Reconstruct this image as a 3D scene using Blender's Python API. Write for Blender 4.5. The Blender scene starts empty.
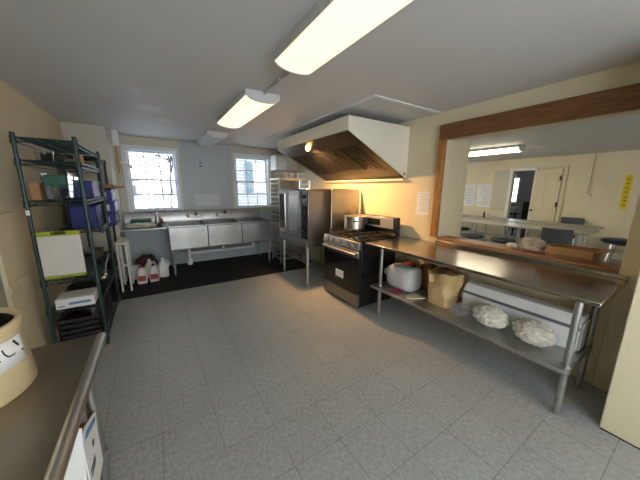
import bpy, bmesh, math, random
from mathutils import Vector, Matrix, Euler, noise
random.seed(7)
PI = math.pi
scene = bpy.context.scene
COL = scene.collection

# ------------------------------------------------------------------ materials
MATS = {}
def mat(name, col, rough=.5, metal=0., var=0., vscale=8., bump=0., bscale=60., emit=None, estr=0., trans=0., ior=1.45, alpha=1., stretch=None, coat=0., col2=None):
    if name in MATS: return MATS[name]
    m = bpy.data.materials.new(name); m.use_nodes = True
    nt = m.node_tree; N = nt.nodes; L = nt.links
    p = N['Principled BSDF']
    p.inputs['Base Color'].default_value = (*col, 1)
    p.inputs['Roughness'].default_value = rough
    p.inputs['Metallic'].default_value = metal
    p.inputs['IOR'].default_value = ior
    p.inputs['Transmission Weight'].default_value = trans
    p.inputs['Alpha'].default_value = alpha
    p.inputs['Coat Weight'].default_value = coat
    tc = N.new('ShaderNodeTexCoord'); mp = N.new('ShaderNodeMapping')
    L.new(tc.outputs['Object'], mp.inputs['Vector'])
    if stretch: mp.inputs['Scale'].default_value = stretch
    if var > 0 or col2:
        nz = N.new('ShaderNodeTexNoise'); nz.inputs['Scale'].default_value = vscale; nz.inputs['Detail'].default_value = 5
        L.new(mp.outputs[0], nz.inputs['Vector'])
        mx = N.new('ShaderNodeMix'); mx.data_type = 'RGBA'
        a = col; b = col2 if col2 else tuple(min(1, c*(1-var)) for c in col)
        mx.inputs[6].default_value = (*a, 1); mx.inputs[7].default_value = (*b, 1)
        rp = N.new('ShaderNodeMapRange'); rp.inputs[1].default_value = .38; rp.inputs[2].default_value = .66
        L.new(nz.outputs['Fac'], rp.inputs[0]); L.new(rp.outputs[0], mx.inputs[0])
        L.new(mx.outputs[2], p.inputs['Base Color'])
    if bump > 0:
        nb = N.new('ShaderNodeTexNoise'); nb.inputs['Scale'].default_value = bscale; nb.inputs['Detail'].default_value = 4
        L.new(mp.outputs[0], nb.inputs['Vector'])
        bp = N.new('ShaderNodeBump'); bp.inputs['Strength'].default_value = bump; bp.inputs['Distance'].default_value = .01
        L.new(nb.outputs['Fac'], bp.inputs['Height']); L.new(bp.outputs[0], p.inputs['Normal'])
    if emit:
        p.inputs['Emission Color'].default_value = (*emit, 1); p.inputs['Emission Strength'].default_value = estr
    MATS[name] = m
    return m

def film_mat(name,fac,tint):
    m=bpy.data.materials.new(name); m.use_nodes=True; nt=m.node_tree; N=nt.nodes; L=nt.links; N.clear()
    o=N.new('ShaderNodeOutputMaterial'); t=N.new('ShaderNodeBsdfTransparent'); p=N.new('ShaderNodeBsdfPrincipled'); x=N.new('ShaderNodeMixShader')
    t.inputs[0].default_value=(.96,.96,.96,1); p.inputs['Base Color'].default_value=(*tint,1); p.inputs['Roughness'].default_value=.12
    nz=N.new('ShaderNodeTexNoise'); nz.inputs['Scale'].default_value=28; bp=N.new('ShaderNodeBump'); bp.inputs['Strength'].default_value=.8; bp.inputs['Distance'].default_value=.02
    tc=N.new('ShaderNodeTexCoord'); L.new(tc.outputs['Object'],nz.inputs['Vector']); L.new(nz.outputs['Fac'],bp.inputs['Height']); L.new(bp.outputs[0],p.inputs['Normal'])
    x.inputs[0].default_value=fac; L.new(t.outputs[0],x.inputs[1]); L.new(p.outputs[0],x.inputs[2]); L.new(x.outputs[0],o.inputs[0]); return m

def floor_mat():
    m = bpy.data.materials.new('vinyl_tile'); m.use_nodes = True
    nt = m.node_tree; N = nt.nodes; L = nt.links; p = N['Principled BSDF']
    tc = N.new('ShaderNodeTexCoord')
    sep = N.new('ShaderNodeSeparateXYZ')
    geo = N.new('ShaderNodeNewGeometry'); L.new(geo.outputs['Position'], sep.inputs[0])
    T = .305
    def ma(op, a, b=None, c=None):
        n = N.new('ShaderNodeMath'); n.operation = op
        for i, v in enumerate((a, b, c)):
            if v is None: continue
            if isinstance(v, (int, float)): n.inputs[i].default_value = v
            else: L.new(v, n.inputs[i])
        return n.outputs[0]
    u = ma('DIVIDE', ma('ADD', sep.outputs[0], .093 + T*20), T)
    v = ma('DIVIDE', ma('ADD', sep.outputs[1], -1.04 + T*40), T)
    fu = ma('FRACT', u); fv = ma('FRACT', v)
    du = ma('MINIMUM', fu, ma('SUBTRACT', 1., fu)); dv = ma('MINIMUM', fv, ma('SUBTRACT', 1., fv))
    d = ma('MINIMUM', du, dv)
    line = ma('LESS_THAN', d, .009)
    wn = N.new('ShaderNodeTexWhiteNoise'); wn.noise_dimensions = '2D'
    cb = N.new('ShaderNodeCombineXYZ'); L.new(ma('FLOOR', u), cb.inputs[0]); L.new(ma('FLOOR', v), cb.inputs[1]); L.new(cb.outputs[0], wn.inputs[0])
    n1 = N.new('ShaderNodeTexNoise'); n1.inputs['Scale'].default_value = 62; n1.inputs['Detail'].default_value = 5; n1.inputs['Roughness'].default_value = .75
    mp = N.new('ShaderNodeMapping'); L.new(geo.outputs['Position'], mp.inputs[0]); mp.inputs['Scale'].default_value = (1, .55, 1); L.new(mp.outputs[0], n1.inputs['Vector'])
    n2 = N.new('ShaderNodeTexNoise'); n2.inputs['Scale'].default_value = 1.3; n2.inputs['Detail'].default_value = 3; L.new(geo.outputs['Position'], n2.inputs['Vector'])
    r1 = N.new('ShaderNodeValToRGB'); L.new(n1.outputs['Fac'], r1.inputs[0])
    e = r1.color_ramp.elements
    e[0].position = .30; e[0].color = (.262, .274, .267, 1); e[1].position = .62; e[1].color = (.465, .478, .468, 1)
    tv = ma('MULTIPLY_ADD', wn.outputs[0], .06, .97)
    tw = ma('MULTIPLY', tv, ma('MULTIPLY_ADD', n2.outputs['Fac'], .25, .875))
    mul = N.new('ShaderNodeMix'); mul.data_type = 'RGBA'; mul.blend_type = 'MULTIPLY'; mul.inputs[0].default_value = 1
    L.new(r1.outputs[0], mul.inputs[6]); cc = N.new('ShaderNodeCombineColor')
    for i in range(3): L.new(tw, cc.inputs[i])
    L.new(cc.outputs[0], mul.inputs[7])
    mx = N.new('ShaderNodeMix'); mx.data_type = 'RGBA'; L.new(ma('MULTIPLY', line, ma('MULTIPLY_ADD', wn.outputs[0], .4, .18)), mx.inputs[0])
    L.new(mul.outputs[2], mx.inputs[6]); mx.inputs[7].default_value = (.12, .11, .10, 1)
    L.new(mx.outputs[2], p.inputs['Base Color'])
    rr = N.new('ShaderNodeMapRange'); L.new(n2.outputs['Fac'], rr.inputs[0]); rr.inputs[3].default_value = .36; rr.inputs[4].default_value = .42
    L.new(rr.outputs[0], p.inputs['Roughness'])
    bp = N.new('ShaderNodeBump'); bp.inputs['Strength'].default_value = .08; bp.inputs['Distance'].default_value = .004
    L.new(n1.outputs['Fac'], bp.inputs['Height']); L.new(bp.outputs[0], p.inputs['Normal'])
    return m

def wood(name, a, b, stretch, rough=.45):
    return mat(name, a, rough, col2=b, vscale=5, stretch=stretch, bump=.1, bscale=30)

WORLD=3.2; HOODW=75.; EXPO=1.5
M = {}
M['floor'] = floor_mat()
M['cream'] = mat('cream_paint', (.74, .645, .43), .55, var=.06, vscale=2.5, bump=.05, bscale=25)
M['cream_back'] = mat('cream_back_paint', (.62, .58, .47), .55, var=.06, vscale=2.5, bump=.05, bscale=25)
M['cream_door'] = mat('cream_door_paint', (.72, .63, .42), .5, var=.05, vscale=6, bump=.04)
M['ceil'] = mat('ceiling_paint', (.66, .665, .65), .7, var=.04, vscale=1.2, bump=.06, bscale=14)
M['frp'] = mat('grey_wall_panel', (.43, .485, .50), .38, var=.05, vscale=4)
M['white'] = mat('white_paint', (.78, .78, .76), .45, var=.04, vscale=9)
M['winwhite'] = mat('window_white_paint', (.72, .75, .78), .45)
M['wood'] = wood('stained_pine', (.22, .095, .03), (.12, .048, .015), (9, 1.1, 9))
M['woodpost'] = wood('stained_pine_post', (.44, .20, .05), (.27, .11, .025), (9, 9, 1.1))
M['sillwood'] = wood('sill_wood', (.40, .20, .09), (.28, .13, .055), (9, 1.2, 9))
M['steel'] = mat('brushed_steel', (.56, .555, .54), .33, 1, var=.18, vscale=3.5, bump=.02, bscale=20)
M['steelsink'] = mat('sink_steel', (.36, .36, .35), .34, 1, var=.2, vscale=3.5)
M['steeldark'] = mat('dark_worn_steel', (.30, .275, .24), .36, 1, var=.2, vscale=5)
M['steeltop'] = mat('worn_steel_top', (.46, .42, .37), .22, 1, var=.22, vscale=4, bump=.02, bscale=30)
M['steelold'] = mat('aged_steel', (.36, .34, .31), .36, 1, var=.25, vscale=4)
M['steeloven'] = mat('oven_steel', (.42, .40, .37), .34, 1, var=.2, vscale=3)
M['chrome'] = mat('chrome', (.72, .72, .70), .15, 1)
M['galv'] = mat('galvanised_steel', (.48, .49, .48), .4, 1, var=.2, vscale=14)
M['alum'] = mat('aluminium', (.66, .65, .62), .3, 1, var=.1, vscale=6)
M['green'] = mat('green_epoxy', (.030, .060, .058), .35, .3)
M['darkwire'] = mat('dark_wire', (.025, .032, .035), .35, .4)
M['black'] = mat('black_enamel', (.012, .012, .012), .22)
M['blackmatte'] = mat('black_matte', (.018, .017, .016), .6)
M['castiron'] = mat('cast_iron', (.015, .014, .013), .55, .2, bump=.1)
M['glassdark'] = mat('dark_oven_glass', (.010, .010, .012), .06)
M['ovenglass'] = mat('oven_window_glass', (.06, .06, .06), .08)
M['rubber'] = mat('black_rubber', (.014, .013, .013), .75, var=.3, vscale=30, bump=.3, bscale=90)
M['hood'] = mat('hood_cream_enamel', (.82, .77, .62), .4, var=.04, vscale=3)
M['filter'] = mat('greasy_filter', (.15, .13, .115), .36, .9, var=.3, vscale=7)
M['hoodin'] = mat('hood_inside', (.115, .10, .085), .36, .85, var=.25, vscale=4)
M['plastic'] = mat('white_plastic', (.80, .79, .75), .4)
M['hdpe'] = mat('milky_plastic', (.78, .80, .80), .4, trans=.25)
M['blue'] = mat('blue_plastic', (.008, .018, .15), .45, var=.12, vscale=10)
M['paper'] = mat('paper', (.80, .80, .77), .7)
M['ink'] = mat('black_ink', (.02, .02, .025), .6)
M['greyink'] = mat('grey_print', (.42, .44, .45), .7)
M['kraft'] = mat('kraft_paper', (.60, .42, .19), .7, var=.15, vscale=10, bump=.25, bscale=18)
M['kraftdark'] = mat('brown_paper', (.26, .12, .045), .7, var=.2, vscale=14, bump=.25, bscale=20)
M['card'] = mat('cardboard', (.36, .20, .09), .75, var=.08, vscale=10)
M['clear'] = film_mat('clear_film', .13, (.8,.8,.8))
M['clearhard'] = mat('clear_plastic', (.92, .96, .95), .06, trans=1., ior=1.2)
M['cloth'] = mat('white_cloth', (.86, .81, .68), .85, var=.25, vscale=26, bump=1., bscale=34)
M['greenplastic'] = mat('green_plastic', (.01, .11, .065), .4)
M['lime'] = mat('lime_plastic', (.33, .38, .02), .45)
M['board'] = mat('board_white', (.66, .62, .56), .5, var=.06, vscale=7)
M['red'] = mat('red_label', (.42, .05, .03), .5, var=.2, vscale=60)
M['magenta'] = mat('magenta_plastic', (.30, .02, .09), .5)
M['stoneware'] = mat('cream_stoneware', (.66, .52, .30), .32, coat=.3, var=.04, vscale=4)
M['navy'] = mat('navy_plastic', (.010, .014, .035), .4)
M['greychair'] = mat('grey_plastic', (.075, .085, .09), .5)
M['laminate'] = mat('grey_laminate', (.36, .34, .30), .4, var=.06, vscale=20)
M['legdark'] = mat('dark_metal', (.06, .06, .065), .4, .6)
M['yellow'] = mat('yellow_paper', (.75, .55, .02), .6)
M['blueprint'] = mat('blue_print', (.12, .25, .45), .6)
M['tan'] = mat('tan_wood', (.45, .27, .12), .5)
M['greydoor'] = mat('grey_green_paint', (.33, .34, .28), .6, var=.06)
M['snow'] = mat('snow', (.85, .88, .93), .8, var=.05, vscale=1)
M['bark'] = mat('bark', (.025, .025, .028), .9)
M['frost'] = mat('frosted_twigs', (.04, .045, .048), .9)
M['siding'] = mat('pale_siding', (.16, .165, .19), .7)
M['shutter'] = mat('teal_shutter', (.05, .09, .11), .6)
M['darkroom'] = mat('grey_lilac_paint', (.42, .39, .40), .7)
M['lens'] = mat('lit_diffuser', (.9, .86, .75), .4, emit=(1., .78, .46), estr=.50)
M['tube'] = mat('fluorescent_tube', (.95, .9, .8), .4, emit=(1., .88, .66), estr=2.2)
M['lensoff'] = mat('unlit_diffuser', (.80, .83, .86), .35)
M['lenshall'] = mat('hall_diffuser', (.9, .9, .85), .4, emit=(1., .88, .66), estr=6.5)
M['fixture'] = mat('fixture_enamel', (.62, .62, .60), .4)
M['bulb'] = mat('lit_bulb', (1, .8, .5), .3, emit=(1., .55, .17), estr=9.)

SCUFF=mat('scuffed_cream_paint',(.72,.65,.44),.5,col2=(.72,.65,.44),bump=.05,bscale=25)
_nt=SCUFF.node_tree; _p=_nt.nodes['Principled BSDF']; _tc=_nt.nodes.new('ShaderNodeTexCoord'); _mp=_nt.nodes.new('ShaderNodeMapping'); _mp.inputs['Scale'].default_value=(1,1,.6)
_nz=_nt.nodes.new('ShaderNodeTexNoise'); _nz.inputs['Scale'].default_value=9; _nz.inputs['Detail'].default_value=6; _nz.inputs['Roughness'].default_value=.65
_rp=_nt.nodes.new('ShaderNodeValToRGB'); _rp.color_ramp.elements[0].position=.30; _rp.color_ramp.elements[0].color=(.25,.21,.13,1); _rp.color_ramp.elements[1].position=.37; _rp.color_ramp.elements[1].color=(.72,.65,.44,1)
_nt.links.new(_tc.outputs['Object'],_mp.inputs[0]); _nt.links.new(_mp.outputs[0],_nz.inputs['Vector']); _nt.links.new(_nz.outputs['Fac'],_rp.inputs[0]); _nt.links.new(_rp.outputs[0],_p.inputs['Base Color'])
# ------------------------------------------------------------------ mesh helper
class MB:
    def __init__(s): s.bm = bmesh.new()
    def _xf(s, vs, mtx):
        if mtx is not None: bmesh.ops.transform(s.bm, matrix=mtx, verts=vs)
    def box(s, x0, y0, z0, x1, y1, z1, mtx=None):
        v = [s.bm.verts.new(c) for c in ((x0,y0,z0),(x1,y0,z0),(x1,y1,z0),(x0,y1,z0),(x0,y0,z1),(x1,y0,z1),(x1,y1,z1),(x0,y1,z1))]
        for f in ((0,3,2,1),(4,5,6,7),(0,1,5,4),(1,2,6,5),(2,3,7,6),(3,0,4,7)): s.bm.faces.new([v[i] for i in f])
        s._xf(v, mtx); return s
    def cbox(s, c, d, rot=None):
        m = Matrix.Translation(Vector(c))
        if rot: m = m @ Euler(rot).to_matrix().to_4x4()
        return s.box(-d[0]/2,-d[1]/2,-d[2]/2,d[0]/2,d[1]/2,d[2]/2, m)
    def cyl(s, p0, p1, r0, r1=None, n=14):
        p0 = Vector(p0); p1 = Vector(p1); r1 = r0 if r1 is None else r1
        d = p1-p0; q = d.to_track_quat('Z','Y').to_matrix()
        A=[];B=[]
        for i in range(n):
            a = 2*PI*i/n; o = q @ Vector((math.cos(a), math.sin(a), 0))
            A.append(s.bm.verts.new(p0+o*r0)); B.append(s.bm.verts.new(p1+o*r1))
        for i in range(n):
            j=(i+1)%n; s.bm.faces.new((A[i],A[j],B[j],B[i]))
        s.bm.faces.new(A[::-1]); s.bm.faces.new(B); return s
    def tube(s, pts, r, n=8, closed=False):
        pts=[Vector(p) for p in pts]; k=len(pts); rings=[]
        prev=None
        for i,p in enumerate(pts):
            a = pts[(i-1)%k] if (i>0 or closed) else p; b = pts[(i+1)%k] if (i<k-1 or closed) else p
            t=(b-a).normalized()
            if prev is None:
                u = t.orthogonal().normalized()
            else:
                u = (prev - t*prev.dot(t)).normalized()
            prev=u; w=t.cross(u)
            rr = r[i] if isinstance(r,(list,tuple)) else r
            rings.append([s.bm.verts.new(p+(u*math.cos(2*PI*j/n)+w*math.sin(2*PI*j/n))*rr) for j in range(n)])
        for i in range(k if closed else k-1):
            A=rings[i];B=rings[(i+1)%k]
            for j in range(n):
                jj=(j+1)%n; s.bm.faces.new((A[j],A[jj],B[jj],B[j]))
        if not closed:
            s.bm.faces.new(rings[0][::-1]); s.bm.faces.new(rings[-1])
        return s
    def lathe(s, prof, c=(0,0,0), n=28, mtx=None):
        c=Vector(c); rings=[]; allv=[]
        for r,z in prof:
            if r<=1e-6: ring=[s.bm.verts.new(c+Vector((0,0,z)))]
            else: ring=[s.bm.verts.new(c+Vector((r*math.cos(2*PI*i/n),r*math.sin(2*PI*i/n),z))) for i in range(n)]
            rings.append(ring); allv+=ring
        for A,B in zip(rings,rings[1:]):
            for i in range(n):
                j=(i+1)%n
                if len(A)==1 and len(B)==1: continue
                if len(A)==1: s.bm.faces.new((A[0],B[j],B[i]))
                elif len(B)==1: s.bm.faces.new((A[i],A[j],B[0]))
                else: s.bm.faces.new((A[i],A[j],B[j],B[i]))
        s._xf(allv,mtx); return s
    def prism(s, poly, axis, a0, a1, mtx=None):
        # poly in the two other axes: axis 'x'->(y,z) 'y'->(x,z) 'z'->(x,y)
        def P(p,a):
            return {'x':(a,p[0],p[1]),'y':(p[0],a,p[1]),'z':(p[0],p[1],a)}[axis]
        A=[s.bm.verts.new(P(p,a0)) for p in poly]; B=[s.bm.verts.new(P(p,a1)) for p in poly]
        k=len(poly)
        for i in range(k):
            j=(i+1)%k; s.bm.faces.new((A[i],A[j],B[j],B[i]))
        s.bm.faces.new(A[::-1]); s.bm.faces.new(B)
        s._xf(A+B,mtx); return s
    def blob(s, c, d, sub=3, amp=.15, fr=3., seed=0, flat=None):
        r = bmesh.ops.create_icosphere(s.bm, subdivisions=sub, radius=1)
        for v in r['verts']:
            n = v.co.normalized()
            k = 1+amp*noise.noise(n*fr+Vector((seed*7.3,seed*3.1,seed)))+amp*.5*noise.noise(n*fr*2.7+Vector((seed*2.3,seed,5)))
            v.co = Vector((n.x*d[0]*k, n.y*d[1]*k, n.z*d[2]*k))+Vector(c)
            if flat is not None and v.co.z<flat: v.co.z = flat
        return s
    def quad(s, *ps):
        s.bm.faces.new([s.bm.verts.new(p) for p in ps]); return s
    def done(s, name, m, parent=None, bev=0., smooth=35, solid=0., seg=2, sub=0):
        bm=s.bm
        bmesh.ops.recalc_face_normals(bm, faces=bm.faces[:])
        co=[v.co.copy() for v in bm.verts]
        lo=Vector([min(c[i] for c in co) for i in range(3)]); hi=Vector([max(c[i] for c in co) for i in range(3)])
        org=Vector(((lo.x+hi.x)/2,(lo.y+hi.y)/2,lo.z))
        for v in bm.verts: v.co-=org
        me=bpy.data.meshes.new(name); bm.to_mesh(me); bm.free()
        me.materials.append(m)
        for p in me.polygons: p.use_smooth=True
        me.set_sharp_from_angle(angle=math.radians(smooth))
        o=bpy.data.objects.new(name,me); COL.objects.link(o)
        if parent is not None:
            o.parent=parent
            w=Vector((0,0,0)); q=parent
            while q is not None: w+=q.location; q=q.parent
            o.location=org-w
        else: o.location=org
        if solid: md=o.modifiers.new('s','SOLIDIFY'); md.thickness=solid; md.offset=0
        if bev: md=o.modifiers.new('b','BEVEL'); md.width=bev; md.segments=seg; md.limit_method='ANGLE'; md.angle_limit=math.radians(40)
        if sub: md=o.modifiers.new('u','SUBSURF'); md.levels=sub; md.render_levels=sub
        return o

def thing(name,label,cat,loc,group=None):
    o=bpy.data.objects.new(name,None); COL.objects.link(o); o.location=loc; o.empty_display_size=.1
    o['label']=label; o['category']=cat
    if group: o['group']=group
    return o
def tag(o,label,cat,group=None):
    o['label']=label; o['category']=cat
    if group: o['group']=group
    return o
def struct(o,label=None):
    o['kind']='structure'
    if label: o['label']=label
    return o
def dup(root,loc=None,rotz=None,label=None):
    def cp(o,parent):
        c=o.copy(); COL.objects.link(c)
        if parent is not None: c.parent=parent
        for ch in list(o.children): cp(ch,c)
        return c
    r=cp(root,None)
    if loc is not None: r.location=loc
    if rotz is not None: r.rotation_euler=(0,0,rotz)
    if label: r['label']=label
    return r

# ------------------------------------------------------------------ dimensions
ZC=2.34; XL=-.95; XR=2.8; YB=5.68; YF=-1.5
HX=8.6; HY0=-3.2; HY1=8.2
OY0=.34; OY1=1.80; OZ0=.95; OZ1=2.04      # serving opening

# ------------------------------------------------------------------ shell
struct(MB().box(XL-.2,-3.4,-.1,12.2,8.4,0).done('floor',M['floor']))
struct(MB().box(XL-.2,-3.4,ZC,12.2,8.4,ZC+.1).done('ceiling',M['ceil']))
struct(MB().box(XL-.15,YF-.15,0,XL,YB+.2,ZC).done('wall_left',M['cream']))
struct(MB().box(XL,YF-.15,0,-.5,YF,ZC).box(1.9,YF-.15,0,2.29,YF,ZC).box(-.5,YF-.15,0,1.9,YF,.45).box(-.5,YF-.15,2.15,1.9,YF,ZC).done('wall_front',M['cream']))  # wall behind the camera; its large opening is added to let fill daylight in
b=MB()
for x in (-.5,.68,1.85): b.box(x,YF-.09,.45,x+.05,YF-.05,2.15)
for x in (-.45,.73): b.box(x,YF-.09,.45,x+1.13 if x<0 else 1.85,YF-.05,.5).box(x,YF-.09,2.1,x+1.13 if x<0 else 1.85,YF-.05,2.15)
struct(b.done('window_added',M['winwhite']))  # frame of the added, unseen daylight window
# back wall with two window holes
W1=(-.325,.425,1.065,2.135); W2=(1.515,2.235,1.065,2.135)
b=MB(); T=YB+.2
for x0,x1 in ((XL,W1[0]),(W1[1],W2[0]),(W2[1],XR+.6)): b.box(x0,YB,0,x1,T,ZC)
for w in (W1,W2): b.box(w[0],YB,0,w[1],T,w[2]); b.box(w[0],YB,w[3],w[1],T,ZC)
struct(b.done('wall_back',M['cream_back']))
struct(MB().box(XL,4.97,0,-.48,YB,ZC).done('wall_chase',M['cream_back'],bev=.004))
# right wall: solid part, below the opening, above it
b=MB()
b.box(XR,OY1,0,XR+.47,YB,ZC); b.box(XR,OY0,0,XR+.16,OY1,OZ0-.035); b.box(XR,OY0,OZ1,XR+.14,OY1,ZC); b.box(XR,.218,0,XR+.16,OY0,ZC)
struct(b.done('wall_right',M['cream']))
struct(MB().box(2.29,YF-.15,0,XR+.16,.218,ZC).done('wall_stub',SCUFF,bev=.006))
struct(MB().box(2.284,YF,0,2.29,.21,.006).done('trim_stub_base',M['blackmatte']))
# grey wall panels
struct(MB().box(.52,YB-.006,.1,1.42,YB,ZC).done('trim_1',M['frp']))
struct(MB().box(-.47,YB-.006,0.1,.52,YB,1.03).box(1.42,YB-.006,0.1,XR,YB,1.03).done('trim_2',M['frp']))
struct(MB().box(-.48,YB-.02,0,XR,YB,.1).done('baseboard_back',M['frp'],bev=.003))
struct(MB().box(XR-.012,OY0,0,XR,YB-.02,.1).done('baseboard_right',M['cream_door'],bev=.003))
# timber frame of the serving opening
struct(MB().box(XR-.05,.222,OZ1-.005,XR+.0,OY1+.075,OZ1+.155).done('trim_header',M['wood'],bev=.006),'dark stained pine header beam over the serving opening')
struct(MB().box(XR-.05,OY1,OZ0,XR,OY1+.075,OZ1-.006).done('trim_post',M['woodpost'],bev=.006),'stained pine post at the left of the serving opening')
struct(MB().box(XR-.03,.225,0,XR,OY0+.01,OZ1-.006).done('trim_casing',M['cream_door'],bev=.005))
struct(MB().box(XR-.03,OY0+.012,OZ0-.03,XR+.18,OY1-.004,OZ0+.0).done('trim_sill',M['sillwood'],bev=.005))
# ceiling battens round the lowered panel over the hood, and a seam
struct(MB().box(1.80,1.90,ZC-.014,2.78,1.945,ZC).box(1.78,1.90,ZC-.014,1.825,YB,ZC).done('trim_3',M['white'],bev=.003))
struct(MB().box(-.55,2.2,ZC-.002,-.542,4.95,ZC).box(1.0,4.5,ZC-.002,1.006,YB,ZC).done('trim_4',M['fixture']))
# left wall: cream plywood panel with cross band, grey door beyond it
b=MB().box(XL,2.63,0,XL+.03,3.02,1.30).done('door_1',M['cream_door'],bev=.004); struct(b)
MB().box(XL+.03,2.63,.74,XL+.04,3.02,.80).done('cross_rail',M['cream_door'],b,bev=.004)
struct(MB().box(XL,1.75,0,XL+.012,2.62,2.0).done('door_2',M['greydoor'],bev=.003))
# patching on the ceiling
for i,(x,y,r) in enumerate(((.05,3.6,.14),(.22,4.1,.1),(-.05,3.0,.05))):
    struct(MB().lathe([(0,ZC-.003),(r*.7,ZC-.003),(r,ZC)],(x,y,0),18).done('trim_patch',mat('patched_ceiling_paint',(.73,.73,.72),.65)))

# windows
def window(nm,w):
    x0,x1,z0,z1=w; y=YB
    b=MB(); c=.06
    b.box(x0-c,y-.03,z0-.02,x0,y,z1+c).box(x1,y-.03,z0-.02,x1+c,y,z1+c).box(x0,y-.03,z1,x1,y,z1+c)
    b
    # jambs
    b.box(x0,y,z0,x0+.012,T,z1).box(x1-.012,y,z0,x1,T,z1).box(x0+.012,y,z1-.012,x1-.012,T,z1).box(x0+.012,y,z0-.02,x1-.012,T,z0+.012)
    f=struct(b.done(nm,M['winwhite'],bev=.004))
    zm=(z0+z1)/2+.02
    for k,(za,zb,yy) in enumerate(((zm-.016,z1-.012,y+.10),(z0+.012,zm+.016,y+.062))):
        b=MB(); s=.028; xa=x0+.012; xb=x1-.012
        b.box(xa,yy,za,xa+s,yy+.034,zb).box(xb-s,yy,za,xb,yy+.034,zb).box(xa+s,yy,za,xb-s,yy+.034,za+s+.008).box(xa+s,yy,zb-s,xb-s,yy+.034,zb)
        sash=b.done('window_sash',M['winwhite'],f,bev=.003)
        b=MB()
        for j in (1,2):
            xx=xa+s+(xb-xa-2*s)*j/3; b.box(xx-.0105,yy+.008,za+s,xx+.008,yy+.028,zb-s)
        zz=(za+zb)/2; b.box(xa+s,yy+.009,zz-.0105,xb-s,yy+.027,zz+.0105)
        b.done('muntin',M['winwhite'],sash)
        MB().box(xa+s,yy+.016,za+s,xb-s,yy+.019,zb-s).done('pane',PANE,sash)
    MB().cbox(((x0+x1)/2,y+.058,zm+.022),(.05,.02,.012)).done('sash_lock',M['chrome'],f)
    return f
PANE=bpy.data.materials.new('window_glass'); PANE.use_nodes=True
_n=PANE.node_tree; _n.nodes.clear()
_o=_n.nodes.new('ShaderNodeOutputMaterial'); _t=_n.nodes.new('ShaderNodeBsdfTransparent'); _g=_n.nodes.new('ShaderNodeBsdfGlossy'); _x=_n.nodes.new('ShaderNodeMixShader')
_g.inputs['Roughness'].default_value=.02; _t.inputs[0].default_value=(.95,.97,.98,1); _x.inputs[0].default_value=.07
_n.links.new(_t.outputs[0],_x.inputs[1]); _n.links.new(_g.outputs[0],_x.inputs[2]); _n.links.new(_x.outputs[0],_o.inputs[0])
window('window_1',W1); window('window_2',W2)

# ------------------------------------------------------------------ dining hall shell beyond the opening
DY0,DY1,DZ=2.93,3.42,2.02
b=MB(); b.box(HX,HY0,0,HX+.12,DY0,ZC); b.box(HX,DY1,0,HX+.12,HY1,ZC); b.box(HX,DY0,DZ,HX+.12,DY1,ZC)
struct(b.done('wall_far',M['cream']))
struct(MB().box(XR+.16,HY0-.12,0,4.,HY0,ZC).box(4.,HY0-.12,0,12.,HY0,ZC).done('wall_hall_front',M['cream']))
struct(MB().box(XR+.6,HY1,0,4.2,HY1+.12,ZC).box(7.4,HY1,0,12.,HY1+.12,ZC).box(4.2,HY1,0,7.4,HY1+.12,.85).box(4.2,HY1,2.1,7.4,HY1+.12,ZC).done('wall_hall_back',M['cream']))  # unseen window opening added here to bring daylight into the hall
struct(MB().box(XR+.4,YB,0,XR+.6,HY1,ZC).done('wall_hall_left',M['cream']))
struct(MB().box(11.6,2.2,0,11.7,6.4,ZC).box(HX+.12,6.3,0,11.6,6.4,ZC).box(HX+.12,2.2,0,11.6,2.3,ZC).done('wall_side_room',M['darkroom']))
struct(MB().box(HX-.02,HY0,0,HX,DY0-.72,.1).box(HX-.02,DY1+.1,0,HX,HY1,.1).done('baseboard_far',M['cream_door']))
struct(MB().box(HX-.03,HY0,.62,HX,2.3,.69).done('trim_rail',M['cream_door']))
struct(MB().box(HX-.03,DY0-.06,0,HX,DY0,DZ+.07).box(HX-.05,DY1,0,HX,DY1+.09,DZ+.07).box(HX-.03,DY0,DZ,HX,DY1,DZ+.07).done('trim_door_casing',M['white'],bev=.004))
# cream panelled door standing open against the far wall
d=struct(MB().box(HX-.045,2.36,.01,HX-.008,2.90,2.03).done('door_3',M['cream_door'],bev=.004),'cream panelled door open against the hall wall')
for z0,z1 in ((.15,.9),(1.02,1.9)):
    for y0,y1 in ((2.42,2.60),(2.66,2.84)): MB().box(HX-.054,y0,z0,HX-.045,y1,z1).done('door_panel',M['cream_door'],d,bev=.006)
for z in (.35,1.15,1.80): MB().cbox((HX-.055,2.375,z),(.03,.03,.12)).done('hinge',M['legdark'],d)
MB().cyl((HX-.045,2.87,.98),(HX-.1,2.87,.98),.022).done('door_handle',M['legdark'],d)
struct(MB().box(HX-.03,2.27,0,HX,2.345,2.10).box(HX-.03,2.345,2.05,HX,2.86,2.10).done('trim_closet_casing',M['cream_door'],bev=.004))
# grey-green board left of the doorway
struct(MB().box(HX-.02,3.53,.9,HX,3.90,2.05).done('trim_board',mat('board_sage',(.56,.53,.40),.6),bev=.003))
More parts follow.
